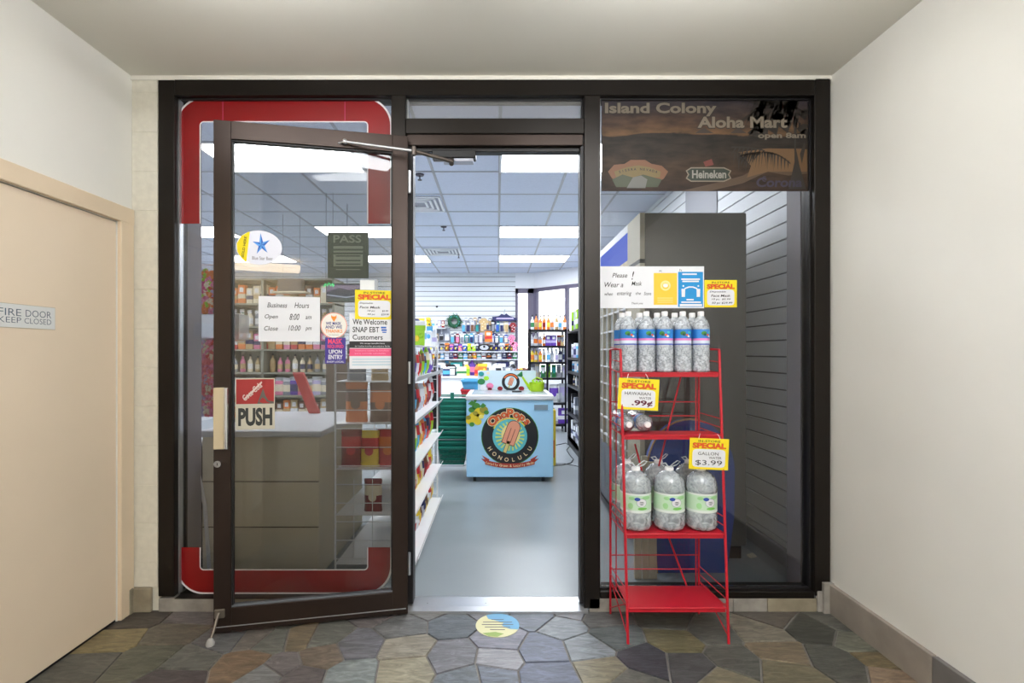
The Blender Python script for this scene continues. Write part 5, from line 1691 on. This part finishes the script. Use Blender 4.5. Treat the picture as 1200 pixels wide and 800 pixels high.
row('hanging_packet', [546, 551.5, 556.5, 562, 574.5, 580, 585.5, 591, 596.5], 381, 9.5, [('silver', 'gray'), ('gray', 'silver'), ('tan', 'gray'), ('navy', 'silver'), ('gray', 'tan'), ('silver', 'navy'), ('teal', 'silver'), ('gray', 'cream'), ('silver', 'lilac')], 'in topmost row of back wall', 'packets in the topmost row', .02, 1.2, .5)
row('hanging_packet', [545.5, 551, 556.2, 561.7, 571, 580.3, 585.5, 590.7, 596.2], 386, 10, [('navy', 'gray'), ('silver', 'tan'), ('gray', 'brown'), ('teal', 'gray'), ('gray', 'navy'), ('brown', 'silver'), ('gray', 'silver'), ('navy', 'tan'), ('silver', 'black')], 'hung behind the upper row', 'packets behind the upper row', .012, 1, .3)
row('hanging_packet', [533, 538.7, 544.2, 549.7, 555.2, 560.7, 571, 579.5, 584.7, 590.2], 399.5, 11, [('gray', 'navy'), ('silver', 'gray'), ('navy', 'teal'), ('gray', 'brown'), ('silver', 'blue'), ('brown', 'gray'), ('gray', 'silver'), ('navy', 'lilac'), ('gray', 'teal'), ('silver', 'tan')], 'hung behind the second row', 'packets behind the second row', .02, 1, .3)
row('carton', [487, 493, 499, 505, 511, 517, 523, 529, 535, 541, 547, 553, 559, 572, 578, 584, 590, 596], 411.2, 9.5, [('gray', 'navy'), ('silver', 'dark red'), ('navy', 'gray'), ('brown', 'silver'), ('gray', 'purple')], 'in rear of upper shelf', 'boxes at the rear of the upper shelf', .045, 1, .3)
row('carton', [487, 493, 499, 505, 511, 517, 526.5, 532, 537.5, 543, 548.5, 554, 559.5, 565, 571, 577, 583, 589, 595], 420.2, 8.6, [('navy', 'silver'), ('gray', 'orange'), ('silver', 'gray'), ('black', 'tan'), ('brown', 'gray')], 'in rear of lowest shelf', 'boxes at the rear of the lowest shelf', .045, 1, .3)
yt = MB(PC('yellow')); p = W(502, 384.2)
yt.ball((0, 0, .065), .075, .06, .07, PC('yellow')); yt.ball((0, 0, .165), .06, .055, .055, PC('yellow')); yt.ball((-.03, -.05, .07), .02, mat=PC('black')); yt.ball((.03, -.05, .07), .02, mat=PC('black')); yt.ball((0, -.06, .155), .018, .02, .01, PC('orange'))
single('plush_toy', yt, 'round yellow plush toy between boxes on the high wall shelf', 'toy', (p.x, BACK - .12, p.z + .004))
# wreath
wr = MB(green); c0 = W(532.3, 376.5); c0.y = BACK - .07
dg = M('wreath_green', (30, 84, 58), .7, var=.2, scale=40)
vs = []
for k in range(150):
    t = R.uniform(0, 2 * math.pi); rr = .105 + R.uniform(-.045, .045); a = Vector((rr * math.cos(t), R.uniform(-.03, .04), rr * math.sin(t)))
    tip = a + Vector((.05 * math.cos(t + R.uniform(-1, 1)), R.uniform(-.04, .0), .05 * math.sin(t + R.uniform(-1, 1))))
    w_ = Vector((R.uniform(-.012, .012), .0, R.uniform(-.012, .012)))
    wr.add([a - w_, a + w_, tip], [(0, 1, 2)], dg if k % 3 else green)
pts = [Vector((.10 * math.cos(2 * math.pi * i / 16), 0, .10 * math.sin(2 * math.pi * i / 16))) for i in range(17)]
wr.tube(pts, .042, 8, dg)
for k in range(10):
    t = R.uniform(0, 2 * math.pi); wr.ball((.11 * math.cos(t), -.04, .11 * math.sin(t)), .012, mat=PC('teal'), n=6, k=4)
single('leaf_wreath', wr, 'round dark green leaf wreath hanging on the slatted back wall', 'wreath', tuple(c0))
cm = MB(black); p = W(512, 358.8); cm.rod((0, 0, 0), (0, -.06, -.01), .02, n=10); cm.rod((0, .04, .0), (0, .0, 0), .012, n=8)
single('wall_camera', cm, 'tiny black camera on the slatted back wall', 'camera', (p.x, BACK - .042, p.z))
# hanger with striped purple top
hg_ = thing('clothes_hanger', 'purple and white beach top spread on a hanger by the back window', 'clothing', tuple(W(591, 374) + Vector((0, -.08, 0))))
pp = PC('purple')
part('garment', MB(pp).slab([(-.24, -.02), (-.15, -.04), (.15, -.04), (.26, -.02), (.27, .02), (.12, .06), (.04, .12), (0, .09), (-.06, .11), (-.12, .06), (-.25, .05)], -.02, .02, PC('navy')), hg_)
part('stripe', MB(PC('lilac')).slab([(-.17, .0), (.2, .0), (.18, .03), (-.16, .03)], -.026, -.02, PC('lilac')), hg_)
part('hook', MB(PC('gray')).tube([(0, 0, .11), (0, 0, .17), (.02, .02, .2), (0, .07, .2)], .005, 6), hg_)
# hanging rows (upper and lower), shelf goods
hp = [('silver', 'sky blue'), ('gray', 'navy'), ('silver', 'brown'), ('gray', 'teal'), ('tan', 'cream'), ('black', 'gray'), ('teal', 'blue'), ('silver', 'navy'), ('cream', 'tan'), ('gray', 'black')]
row('hanging_packet', [543, 548.5, 553.5, 559, 565, 577.5, 583, 588, 593.5, 599], 389, 14, hp, 'in upper row of back wall', 'packets in the upper hanging row', .03, 1.3, .5)
row('hanging_packet', [530, 536, 541.5, 547, 552.5, 558, 563.5, 577, 582, 587.5, 593], 402, 11.5, [('gray', 'sky blue'), ('dark red', 'pink'), ('white', 'gray'), ('teal', 'gray'), ('sky blue', 'navy'), ('gray', 'silver'), ('lilac', 'white'), ('blue', 'white'), ('navy', 'white'), ('gray', 'sky blue'), ('blue', 'cream')], 'in second row of back wall', 'packets in the second hanging row', .05, 1.25, .5)
p = W(572.5, 400.5); put('carton', (p.x, BACK - .14, p.z), .22, 'orange box standing out between the hanging packets', None, 'orange', 'red', 0, .9, .5)
p = W(567, 385.5); put('beach_shirt', (p.x, BACK - .14, p.z - .02), .24, 'tan knitted bag shape hanging in the upper row', None, 'tan', 'cream', 0, .9, .6)
for k, (px, py, c1, c2) in enumerate(((599.5, 404, 'pink', 'dark red'), (603, 412, 'pink', 'white'), (601, 389.5, 'dark red', 'white'))):
    p = W(px, py); put('beach_shirt', (p.x, BACK - .18, p.z), .20, '%s and %s child shirt hanging by the back window, %s counted' % (c1, c2, ORD[k]), 'pink shirts by the back window', c1, c2, 0, .8, .6)
cs = [('purple', 'pink'), ('navy', 'lilac'), ('pink', 'purple'), ('blue', 'white'), ('lime', 'yellow'), ('lime', 'white'), ('black', 'gray'), ('navy', 'black'), ('gray', 'white'), ('black', 'orange'), ('brown', 'gray'), ('navy', 'pink')]
row('toy_bag', [529.5, 534.5, 539.5, 544.5, 550, 555.5, 576, 582, 588, 594, 600], 411.2, 8.5, cs, 'on upper back wall shelf', 'toy bags on the upper goods shelf', .12, 1.35, .8)
p = W(567.5, 409.5); mk = MB(PC('black')); n = 24
mk.ring(0, .06, .09, .13, 0, PC('black'), sq=.55); mk.ring(0, .06, .04, .09, .004, PC('silver'), sq=.55); mk.slab([(-.02, .055), (.02, .055), (.02, .1), (-.02, .1)], .0, .02)
mk.moved(Matrix.Translation((0, 0, .012)))
single('oval_plaque', mk, 'black oval plaque standing on the upper goods shelf', 'plaque', (p.x, BACK - .17, p.z - .03))
cs2 = [('gray', 'white'), ('black', 'orange'), ('white', 'dark red'), ('silver', 'teal'), ('orange', 'yellow'), ('brown', 'tan'), ('sky blue', 'white'), ('green', 'white'), ('dark red', 'navy'), ('navy', 'gray'), ('white', 'silver')]
row('jar', [487, 492, 497, 502, 508, 513.5, 518.5], 420.2, 7.5, cs2, 'at start of lowest wall shelf', 'jars on the lowest wall shelf', .12)
row('carton', [524, 529, 534, 540, 545.5, 551, 556, 561.5, 567, 573, 579, 585, 591, 597, 603], 420.2, 7, cs2[::-1], 'on the lowest wall shelf', 'boxes on the lowest wall shelf', .12, 1.35)
# back counter and what stands on it
ctz = 9.85
ct = thing('back_counter', 'long white counter under the back wall display', 'counter', ((X(484, ctz) + X(610, ctz)) / 2, BACK - .45, .004))
p0, p1 = X(450, ctz), X(612, ctz); tz = Z(441, ctz)
part('cabinet', MB(white_paint).box(p0 + .03, p1 - .03, ctz - D + .03, BACK - .02, .008, tz - .04, white_paint), ct, True)
part('worktop', MB(white_paint).rbox(p0, p1, ctz - D, BACK - .015, tz - .04, tz, .006, white_paint), ct, True)
cs3 = [('brown', 'lime'), ('navy', 'white'), ('dark red', 'cream'), ('gray', 'dark red'), ('black', 'gray'), ('white', 'gray'), ('navy', 'sky blue'), ('black', 'white'), ('teal', 'silver'), ('cream', 'green'), ('yellow', 'lime'), ('purple', 'pink'), ('orange', 'red'), ('orange', 'yellow'), ('white', 'gray'), ('silver', 'dark red'), ('white', 'black'), ('navy', 'gray'), ('gray', 'navy'), ('black', 'silver')]
kinds = ['carton', 'hanging_packet', 'jar', 'toy_bag', 'liquor_bottle', 'spray_bottle']
for k in range(20):
    px = 487 + k * 6.0
    kd = kinds[(k * 5 + k // 3) % 6]
    c1, c2 = cs3[k]
    hh = (.26 if kd in ('liquor_bottle', 'spray_bottle') else .19) + .045 * (k % 3)
    put(kd, (X(px, 10.0 + .17 * (k % 3)), 10.0 - D + .17 * (k % 3), tz + .001), hh * R.uniform(.9, 1.05), '%s and %s %s on the back counter, %s from jamb' % (c1, c2, kd.replace('_', ' '), ORD[k]), 'goods on the back counter', c1, c2, R.uniform(-.1, .1), fitw(kd, hh, .27, 1.3), .6)
# fine goods clutter above counter wall: postcards rack
pc = thing('postcard_rack', 'small gray postcard rack hanging over the back counter', 'rack', tuple(W(526, 437) + Vector((0, -.06, 0))))
b = MB(PC('gray')); b.box(-.09, .09, .0, .02, 0, .26)
for k in range(3):
    b.box(-.09, .09, -.03, -.026, .02 + .08 * k, .045 + .08 * k)
part('frame', b, pc)
b = MB(PC('pink'))
for k in range(6): b.box(-.085 + .09 * (k % 2), -.005 + .09 * (k % 2), -.022, -.01, .025 + .08 * (k // 2), .09 + .08 * (k // 2), PC(['pink', 'lime', 'dark red', 'tan', 'sky blue', 'cream'][k]))
part('cards', b, pc)

# ================================================================== BLACK RACK along the back window
zr = 8.2
RB0, RB1 = X(620, zr), X(664, zr)
br = thing('shelf_rack', 'black metal rack of bottles standing before the back window', 'rack', ((RB0 + RB1) / 2, zr - D + .2, .004))
lv_px = [386, 405, 424, 442.5, 472, 497]
lvz = [Z(p, zr) for p in lv_px]
b = MB(black_metal)
for xx in (RB0, RB1 - .03):
    for yy in (zr - D, zr - D + .40): b.box(xx, xx + .03, yy, yy + .03, .004, lvz[0] + .01)
b.box((RB0 + RB1) / 2 - .02, (RB0 + RB1) / 2 + .01, zr - D, zr - D + .03, .004, lvz[2])
part('posts', b, br, True)
for z_ in lvz: part('shelf', MB(black_metal).box(RB0, RB1, zr - D, zr - D + .42, z_ - .035, z_, black_metal), br, True)
rk_goods = [('liquor_bottle', [('white', 'green'), ('orange', 'tan'), ('orange', 'yellow'), ('orange', 'dark red'), ('orange', 'yellow'), ('silver', 'orange'), ('tan', 'white'), ('white', 'sky blue'), ('orange', 'white')], .26, 'top'),
            ('liquor_bottle', [('silver', 'white'), ('white', 'orange'), ('gray', 'orange'), ('orange', 'white')], .23, 'second'),
            ('spray_bottle', [('yellow', 'orange'), ('yellow', 'white'), ('orange', 'yellow'), ('white', 'tan'), ('white', 'sky blue'), ('silver', 'white'), ('white', 'lilac'), ('navy', 'white'), ('silver', 'navy')], .24, 'third'),
            ('snack_bag', [('gray', 'white'), ('cream', 'white'), ('green', 'white'), ('lime', 'green'), ('green', 'teal'), ('silver', 'gray'), ('silver', 'lilac')], .22, 'fourth'),
            ('snack_bag', [('silver', 'white'), ('lilac', 'gray'), ('white', 'purple'), ('silver', 'lilac')], .30, 'fifth'),
            ('carton', [('purple', 'navy'), ('gray', 'white'), ('purple', 'white')], .24, 'bottom')]
for si, (kd, cs_, h, nm) in enumerate(rk_goods):
    n = len(cs_); span = RB1 - RB0 - .08
    xs_ = [RB0 + .06 + span * k / (n - 1) for k in range(n)] if si != 1 else [RB0 + .05 + .07 * k for k in range(n)]
    for k in range(n):
        c1, c2 = cs_[k]
        put(kd, (xs_[k], zr - D + .10 + .05 * (k % 2), lvz[si] + .001), h * R.uniform(.9, 1.05), '%s and %s %s, %s shelf of window rack, %s from window' % (c1, c2, kd.replace('_', ' '), nm, ORD[k]), 'goods on the black window rack', c1, c2, R.uniform(-.05, .05), fitw(kd, h, span / (n - 1) if si != 1 else .07, 1.1), .7)
for k in range(2):
    put('carton', (X(643.3 + 6.6 * k, zr) , zr - D + .13, lvz[1] + .001), .175, 'purple and white box, second shelf of the window rack, %s' % ('next to the bottles' if k == 0 else 'next to the small bags'), 'purple boxes on the black window rack', 'purple', 'lilac', 0, .66, .8)
for k in range(2):
    put('snack_bag', (X(656 + 4 * k, zr), zr - D + .13, lvz[1] + .001), .18, 'small %s bag at the end of the second window rack shelf' % ('tan' if k else 'dark red'), 'small bags on the black window rack', 'tan' if k else 'dark red', 'gray', 0, .5, .5)
# flower tray at the window sill
tr = thing('fruit_basket', 'shallow basket of orange and brown goods by the back window', 'basket', (X(613, 9.2), 9.2 - D, .004))
b = MB(black_metal); b.box(-.16, .16, -.13, .13, Z(438, 9.2) - .03, Z(438, 9.2))
for sx in (-1, 1):
    for sy in (-1, 1): b.rod((sx * .14, sy * .11, 0), (sx * .14, sy * .11, Z(438, 9.2) - .02), .008, n=6)
part('stand', b, tr)
b = MB(PC('brown')); b.lathe([(.12, 0), (.16, .07), (.165, .08), (.15, .075), (.11, .02)], 16, PC('brown'), (0, 0, Z(438, 9.2)), caps=False)
part('tray', b, tr)
for k in range(14):
    t = k * 2.4; r_ = .02 + .11 * (k / 14)
    bb = MB(PC('orange')); bb.ball((0, 0, .03), .032, mat=PC(['orange', 'dark red', 'brown', 'yellow'][k % 4]), n=8, k=5)
    single('fruit', bb, '%s round fruit in the basket by the back window' % ['orange', 'dark red', 'brown', 'yellow'][k % 4], 'fruit', (tr.location.x + r_ * math.cos(t), tr.location.y + r_ * math.sin(t), Z(438, 9.2) + .03 + .028 * (1 - k / 14)), 0, '%s fruit in the window basket' % ['orange', 'dark red', 'brown', 'yellow'][k % 4])

# ================================================================== BLACK SIDE RACK at the doorway's far jamb
SX = 1.0; sz0, sz1 = 5.15, 7.2
sr = thing('shelf_rack', 'tall black shelf rack along the slatted side wall, seen end on', 'rack', (SX + .3, (sz0 + sz1) / 2 - D, .004))
slz = [.10, .46, .85, 1.04, 1.23, 1.60]
b = MB(black_metal)
for yy in (sz0 - D, sz0 + 1.0 - D, sz1 - D - .03):
    for xx in (SX, SX + .55): b.box(xx, xx + .03, yy, yy + .03, .004, 1.63)
b.box(SX, SX + .58, sz0 - D, sz1 - D, .004, .10); b.box(SX + .28, SX + .30, sz0 - D, sz1 - D, .1, 1.6); b.box(SX, SX + .58, sz1 - D - .012, sz1 - D, .1, 1.6)
part('posts', b, sr, True)
for z_ in slz: part('shelf', MB(black_metal).box(SX, SX + .58, sz0 - D, sz1 - D, z_ - .03, z_, black_metal), sr, True)
sgoods = [('carton', .26, ['white', 'gray', 'black']), ('carton', .26, ['white', 'black', 'silver', 'gray']), ('spray_bottle', .15, ['white', 'sky blue', 'cream', 'teal']), ('jar', .14, ['orange', 'white', 'silver', 'sky blue']), ('carton', .22, ['gray', 'sky blue', 'silver', 'white', 'lilac']), ('carton', .26, ['sky blue', 'lime', 'blue', 'silver'])]
sgoods[4] = ('jar', .20, ['green', 'lilac', 'white', 'sky blue', 'gray']); 
for si, (kd, h, cs_) in enumerate(sgoods):
    nm = ['bottom', 'second', 'third', 'fourth', 'fifth', 'top'][si]
    n = 9
    for k in range(n):
        c1 = cs_[(k * 2 + si) % len(cs_)]; c2 = R.choice(['white', 'navy', 'silver'])
        if si == 1 and k % 3 == 2: continue
        put(kd, (SX + .075, sz1 - D - .14 - k * .215, slz[si] + .001), h * R.uniform(.85, 1.05), '%s and %s %s, %s shelf of side rack, %s from far end' % (c1, c2, kd.replace('_', ' '), nm, ORD[k]), 'goods on the black side rack', c1, c2, -math.pi / 2 + R.uniform(-.2, .2), .66 if kd == 'carton' else .9, .7)
# cable on the floor
cb = MB(black)
pts = [at(px, py, F * (H - .012) / (py - CY)) for px, py in ((648, 545), (660, 544.5), (669, 542), (672, 538), (667, 532), (664, 527), (668, 522), (663, 519), (648, 522))]
fine = []
for i in range(len(pts) - 1):
    for k in range(4):
        fine.append(pts[i].lerp(pts[i + 1], k / 4))
fine.append(pts[-1])
cb.tube(fine, .005, 6)
single('power_cable', cb, 'thin black cable curling over the shop floor beside the freezer', 'cable', world=True)
cb = MB(black)
pts = [at(px, py, F * (H - .012) / (py - CY)) for px, py in ((648, 543), (662, 543), (672, 545), (681, 547))]
cb.tube(pts, .004, 6)
single('power_cable', cb, 'short black cable running from the freezer towards the side rack', 'cable', world=True)
yb = MB(PC('yellow')); zy = 5.75
yb.rbox(X(645, zy), X(651.5, zy), zy - D, zy - D + .10, .004, Z(480, zy), .01, PC('yellow')); yb.rbox(X(646, zy), X(650, zy), zy - D - .004, zy - D, .1, .3, .002, PC('orange'))
single('floor_sign', yb, 'yellow plastic box standing behind the freezer corner', 'box', world=True)

# ---- ceiling fittings
for k, (px, py, z, nm) in enumerate(((496, 239, 5.62, 'closer to the shop front'), (517, 293.5, 8.27, 'further back'))):
    x_ = X(px, z)
    v_ = thing('ceiling_vent', 'square white air vent in the shop ceiling, %s' % nm, 'vent', (-.895, z - D, SHOP_Z - .004), 0, 'ceiling air vents')
    b = MB(white_paint)
    for i in range(4):
        r0 = .27 - .055 * i
        for s_ in (-1, 1):
            b.slab([(s_ * r0 - .012, -.012), (s_ * r0 + .012, -.012), (s_ * r0 + .012, 0), (s_ * r0 - .012, 0)], -r0, r0)
            b.box(-r0, r0, s_ * r0 - .012, s_ * r0 + .012, -.012, 0)
    part('louvres', b, v_)
    part('throat', MB(PC('gray')).box(-.26, .26, -.26, .26, -.002, 0, PC('gray')), v_)
for k, (px, py) in enumerate(((492, 208), (520, 268), (537.5, 300.5))):
    z = F * (SHOP_Z - H - .03) / (CY - py)
    s_ = thing('sprinkler_head', 'small dark sprinkler head in the shop ceiling, %s from the shop front' % ORD[k], 'sprinkler', (X(px, z), z - D, SHOP_Z), 0, 'ceiling sprinkler heads')
    part('escutcheon', MB(PC('gray')).lathe([(.035, -.012), (.04, -.004), (.04, 0)], 14, M('sprinkler_dark', (70, 66, 80), .4, .5)), s_)
    part('nozzle', MB(chrome).lathe([(.02, -.055), (.02, -.05), (.006, -.05), (.006, -.012)], 10, M('sprinkler_dark', None)), s_)
# ================================================================== SHOP CORNER SEEN THROUGH THE OPEN DOOR'S GLASS
counter_m = M('counter_beige', (224, 214, 188), .55, var=.06, scale=2)
top_m = M('counter_top_pale', (206, 208, 212), .4, var=.03)
kx0, kx1 = -1.70, -1.0; ky0, ky1 = 2.86 - D, 3.80 - D; KT = Z(505, 2.86)
kt = thing('checkout_counter', 'beige checkout counter right behind the shop window', 'counter', ((kx0 + kx1) / 2, (ky0 + ky1) / 2, .004))
part('cabinet', MB(counter_m).rbox(kx0 + .01, kx1 - .02, ky0 + .02, ky1, .008, KT - .035, .004, counter_m), kt, True)
part('worktop', MB(top_m).rbox(kx0, kx1, ky0, ky1 + .02, KT - .035, KT, .005, top_m), kt, True)
for k, z_ in enumerate((.30, .56)):
    part('groove_strip', MB(M('counter_groove', (120, 110, 92), .6)).box(kx0 + .012, kx1 - .022, ky0 + .016, ky0 + .02, z_, z_ + .006), kt, True)
bp_ = MB(M('olive_bag', (72, 74, 52), .8, var=.1, scale=8)); p = at(343, 600, 2.78)
bp_.rbox(-.135, .135, -.05, .05, 0, .20, .04); bp_.rbox(-.09, .09, -.065, -.05, .03, .12, .01); bp_.tube([(-.05, 0, .19), (-.04, 0, .225), (.04, 0, .225), (.05, 0, .19)], .008, 6)
# a wall of shelves behind the counter
zs_ = 6.1
sx0, sx1 = X(262, zs_), X(392, zs_)
cw_ = thing('wall_cabinet', 'tall shelved cabinet of boxed goods behind the checkout counter', 'cabinet', ((sx0 + sx1) / 2, zs_ - D + .2, .004))
cab = M('cabinet_olive', (150, 150, 134), .6)
b = MB(cab); b.box(sx0, sx1, zs_ - D + .36, zs_ - D + .4, .004, 2.2, cab)
for x_ in (sx0, X(306, zs_), sx1 - .03): b.box(x_, x_ + .03, zs_ - D, zs_ - D + .38, .004, 2.2)
part('carcass', b, cw_, True)
lev = [.5, .78, 1.06, 1.34, 1.62, 1.90, 2.2]
for z_ in lev: part('shelf', MB(cab).box(sx0, sx1, zs_ - D, zs_ - D + .38, z_ - .02, z_), cw_, True)
for si, z_ in enumerate(lev[:-1]):
    n = 14
    for k in range(n):
        px = 270 + k * 8.9
        cs_ = [['orange', 'tan', 'cream', 'orange', 'brown'], ['gray', 'tan', 'cream', 'green'], ['pink', 'red', 'tan', 'orange'], ['tan', 'pink', 'gray', 'cream'], ['purple', 'lilac', 'pink', 'gray', 'white']][(5 - si) % 5]
        c1 = R.choice(cs_); c2 = R.choice(['white', 'cream', 'navy', 'tan'])
        kd = ['carton', 'jar', 'liquor_bottle', 'carton', 'spray_bottle', 'carton'][si]
        put(kd, (X(px, zs_), zs_ - D + .12, z_ + .001), .22 * R.uniform(.85, 1.05), '%s and %s %s, %s shelf of counter cabinet, %s along' % (c1, c2, kd.replace('_', ' '), ORD[si], ORD[k]), 'goods in the cabinet behind the counter', c1, c2, 0, .5 if kd == 'carton' else 1, .8)
# sloping red strip and display of drinks by the counter
rs_ = MB(M('red_strip', (206, 60, 60), .5)); p0, p1 = at(351, 436, 3.7), at(368, 484, 3.7)
p1.z = KT + .001
rs_.slab([(p0.x - .045, p0.z), (p0.x + .03, p0.z), (p1.x + .045, p1.z), (p1.x - .03, p1.z)][::-1], 3.68 - D, 3.71 - D)
single('red_banner_strip', rs_, 'slanting red strip sign standing behind the counter', 'sign', world=True)
zp = 4.6
dp = thing('brown_partition', 'dark brown wooden post panel beyond the counter end', 'panel', (X(402, zp), zp - D, .004))
part('panel', MB(M('brown_wood', (94, 76, 62), .5, var=.15, scale=5)).box(X(382, zp), X(410, zp), zp - D, zp - D + .05, .004, Z(420, zp)), dp, True)
# hanging screens and signs
tv = thing('wall_screen', 'dark flat screen with a landscape picture hanging near the doorway', 'screen', tuple(at(406, 354, 5.6)))
u = 5.6 / F
b = MB(black).rbox(-24 * u, 24 * u, 0, .04, 0, 22 * u, .004, black); b.tube([(0, .03, 21 * u), (0, .03, SHOP_Z - tv.location.z)], .005, 8, PC('gray'))
part('housing', b, tv)
b = MB(M('screen_dark', (40, 46, 62), .3)); b.quad(-23 * u, 1 * u, 23 * u, 21 * u, -.001, b.mats[0])
b.poly([(-23 * u, 12 * u), (-8 * u, 17 * u), (3 * u, 14 * u), (23 * u, 18 * u), (23 * u, 20 * u), (-23 * u, 20 * u)], -.002, M('screen_mauve', (126, 110, 130), .4))
b.poly([(-23 * u, 8 * u), (0, 5 * u), (23 * u, 9 * u), (23 * u, 10 * u), (0, 6.4 * u), (-23 * u, 9.4 * u)], -.002, M('screen_pale', (160, 170, 186), .4))
b.poly([(-23 * u, 1 * u), (23 * u, 1 * u), (23 * u, 5 * u), (-23 * u, 4 * u)], -.003, M('screen_green', (52, 70, 64), .4))
part('picture', b, tv)
ne = MB(emission('green_neon', (60, 230, 130), 1.6)); p = at(385.5, 336, 5.2); u = 5.2 / F
pts = [(-6, 0), (-4, 4), (-2, 1), (0, 5), (2, 1), (4, 4), (5, 0), (6, 3)]
ne.tube([(a * u, 0, b_ * u) for a, b_ in pts], .006, 6)
ne.tube([(-4 * u, .01, 4 * u), (-4 * u, .02, SHOP_Z - p.z)], .002, 5, black)
ne.tube([(4 * u, .01, 4 * u), (4 * u, .02, SHOP_Z - p.z)], .002, 5, black)
single('neon_sign', ne, 'small green glowing squiggle sign hanging beside the dark screen', 'sign', tuple(p))
bx = MB(M('brown_sign', (104, 92, 86), .5)); p = at(339, 341, 6.0); u = 6.0 / F
bx.rbox(-14 * u, 14 * u, 0, .12, 0, 15 * u, .01); bx.rbox(-20 * u, 20 * u, -.02, .13, -.02, .0, .004, PC('cream')); bx.rod((-10 * u, .06, 15 * u), (-10 * u, .06, SHOP_Z - p.z), .003, n=6, mat=PC('gray')); bx.rod((10 * u, .06, 15 * u), (10 * u, .06, SHOP_Z - p.z), .003, n=6, mat=PC('gray'))
single('hanging_sign', bx, 'brown hanging box sign over the cabinet behind the counter', 'sign', tuple(p))
# leis beside the window edge
def lei(px, py0, py1, z, cols_, label, grp, sz=.022, sway=.02):
    t = thing('flower_lei', label, 'garland', tuple(at(px, py0, z)), 0, grp)
    by = {}
    ln = (py1 - py0) * z / F
    n = int(ln / (sz * .95))
    for c in cols_: by[c] = MB(PC(c))
    for s_ in (-1, 1):
        for k in range(n + 1):
            q = k / n
            xx = s_ * sway * math.sin(math.pi * min(1, q * 1.15)) + R.uniform(-.006, .006)
            c = R.choice(cols_)
            cx_, cz_ = xx, -q * ln
            for pk in range(5):
                a = 2 * math.pi * pk / 5 + k
                by[c].ball((cx_ + sz * .42 * math.cos(a), R.uniform(-.008, .008), cz_ + sz * .42 * math.sin(a)), sz * .38, sz * .25, sz * .38, PC(c), 6, 4)
    m = None
    tot = MB(*[PC(c) for c in cols_])
    for c in cols_: tot.add(by[c].v, by[c].f, PC(c), True)
    part('blossoms', tot, t)
    part('string', MB(white_paint).tube([(0, .01, .0), (0, .01, -ln)], .002, 5, white_paint), t)
    return t
li = 0
names_u = ['orange', 'pink', 'purple', 'red']
for r_ in range(2):
    for k in range(6):
        px = 222 + k * 6.4 + r_ * 3; z = 2.92 + .07 * r_
        c = [['orange', 'pink', 'red'], ['pink', 'purple', 'cream'], ['lilac', 'magenta', 'pink'], ['orange', 'lime', 'pink'], ['pink', 'cream', 'orange'], ['red', 'orange', 'lilac']][(k + r_ * 2) % 6]
        lei(px, 311 + 2.6 * k + (4 if r_ else 0), 364, z, c, 'bright %s and %s flower lei, %s upper bunch, %s from the column' % (c[0], c[1], 'front' if r_ == 0 else 'rear', ORD[k]), 'bright upper leis', .030, .026)
for r_ in range(2):
    for k in range(5):
        px = 231 + k * 6 + r_ * 3; z = 2.92 + .08 * r_
        c = [['rose', 'pink', 'cream'], ['pink', 'rose', 'lilac'], ['rose', 'cream', 'pink'], ['red', 'pink', 'rose'], ['pink', 'cream', 'rose']][(k + r_) % 5]
        lei(px, 400, 484, z, c, 'long %s and %s flower lei, %s row over the counter, %s from the column' % (c[0], c[1], 'front' if r_ == 0 else 'rear', ORD[k]), 'long lower leis', .030, .022)
lei(223, 402, 470, 2.86, ['cream', 'tan'], 'cream shell lei hanging next to the window column', None, .013, .008)
# clear rail that carries the leis
rl = thing('lei_rail', 'clear plastic holder band carrying the flower leis', 'rail', tuple(at(240, 398, 2.9)))
b = MB(plastic_clear); u = 2.9 / F
b.box(-20 * u, 40 * u, 0, .12, 0, 30 * u, plastic_clear); part('band', b, rl)
b = MB(wwire); b.rod((-20 * u, .06, 31 * u), (40 * u, .06, 31 * u), .004, n=6); b.rod((-20 * u, .06, 90 * u), (40 * u, .06, 90 * u), .004, n=6); b.rod((-20 * u, .06, -2 * u), (40 * u, .06, -2 * u), .004, n=6)
for x_ in (-19 * u, 24 * u): b.rod((x_, .06, -110 * u), (x_, .06, SHOP_Z - rl.location.z - .001), .006, n=6)
part('wires', b, rl)
# white pole leaning behind the glass
pl_ = MB(PC('white')); pl_.tube([at(217, 466, 2.72), at(222, 500, 2.72), at(240, 592, 2.8), at(247, 690, 2.84)], .010, 8); pl_.tube([at(215, 464, 2.72), at(221, 466, 2.72)], .016, 8)
single('leaning_pole', pl_, 'thin white pole leaning between the window column and the counter', 'pole', world=True)
bgd = MB(M('dark_wrap', (58, 46, 40), .25)); bgd.rbox(X(212, 2.86), X(231, 2.86), 2.86 - D, 3.1 - D, .006, .78, .02)
single('wrapped_bundle', bgd, 'dark plastic wrapped bundle on the floor next to the counter', 'bundle', world=True)
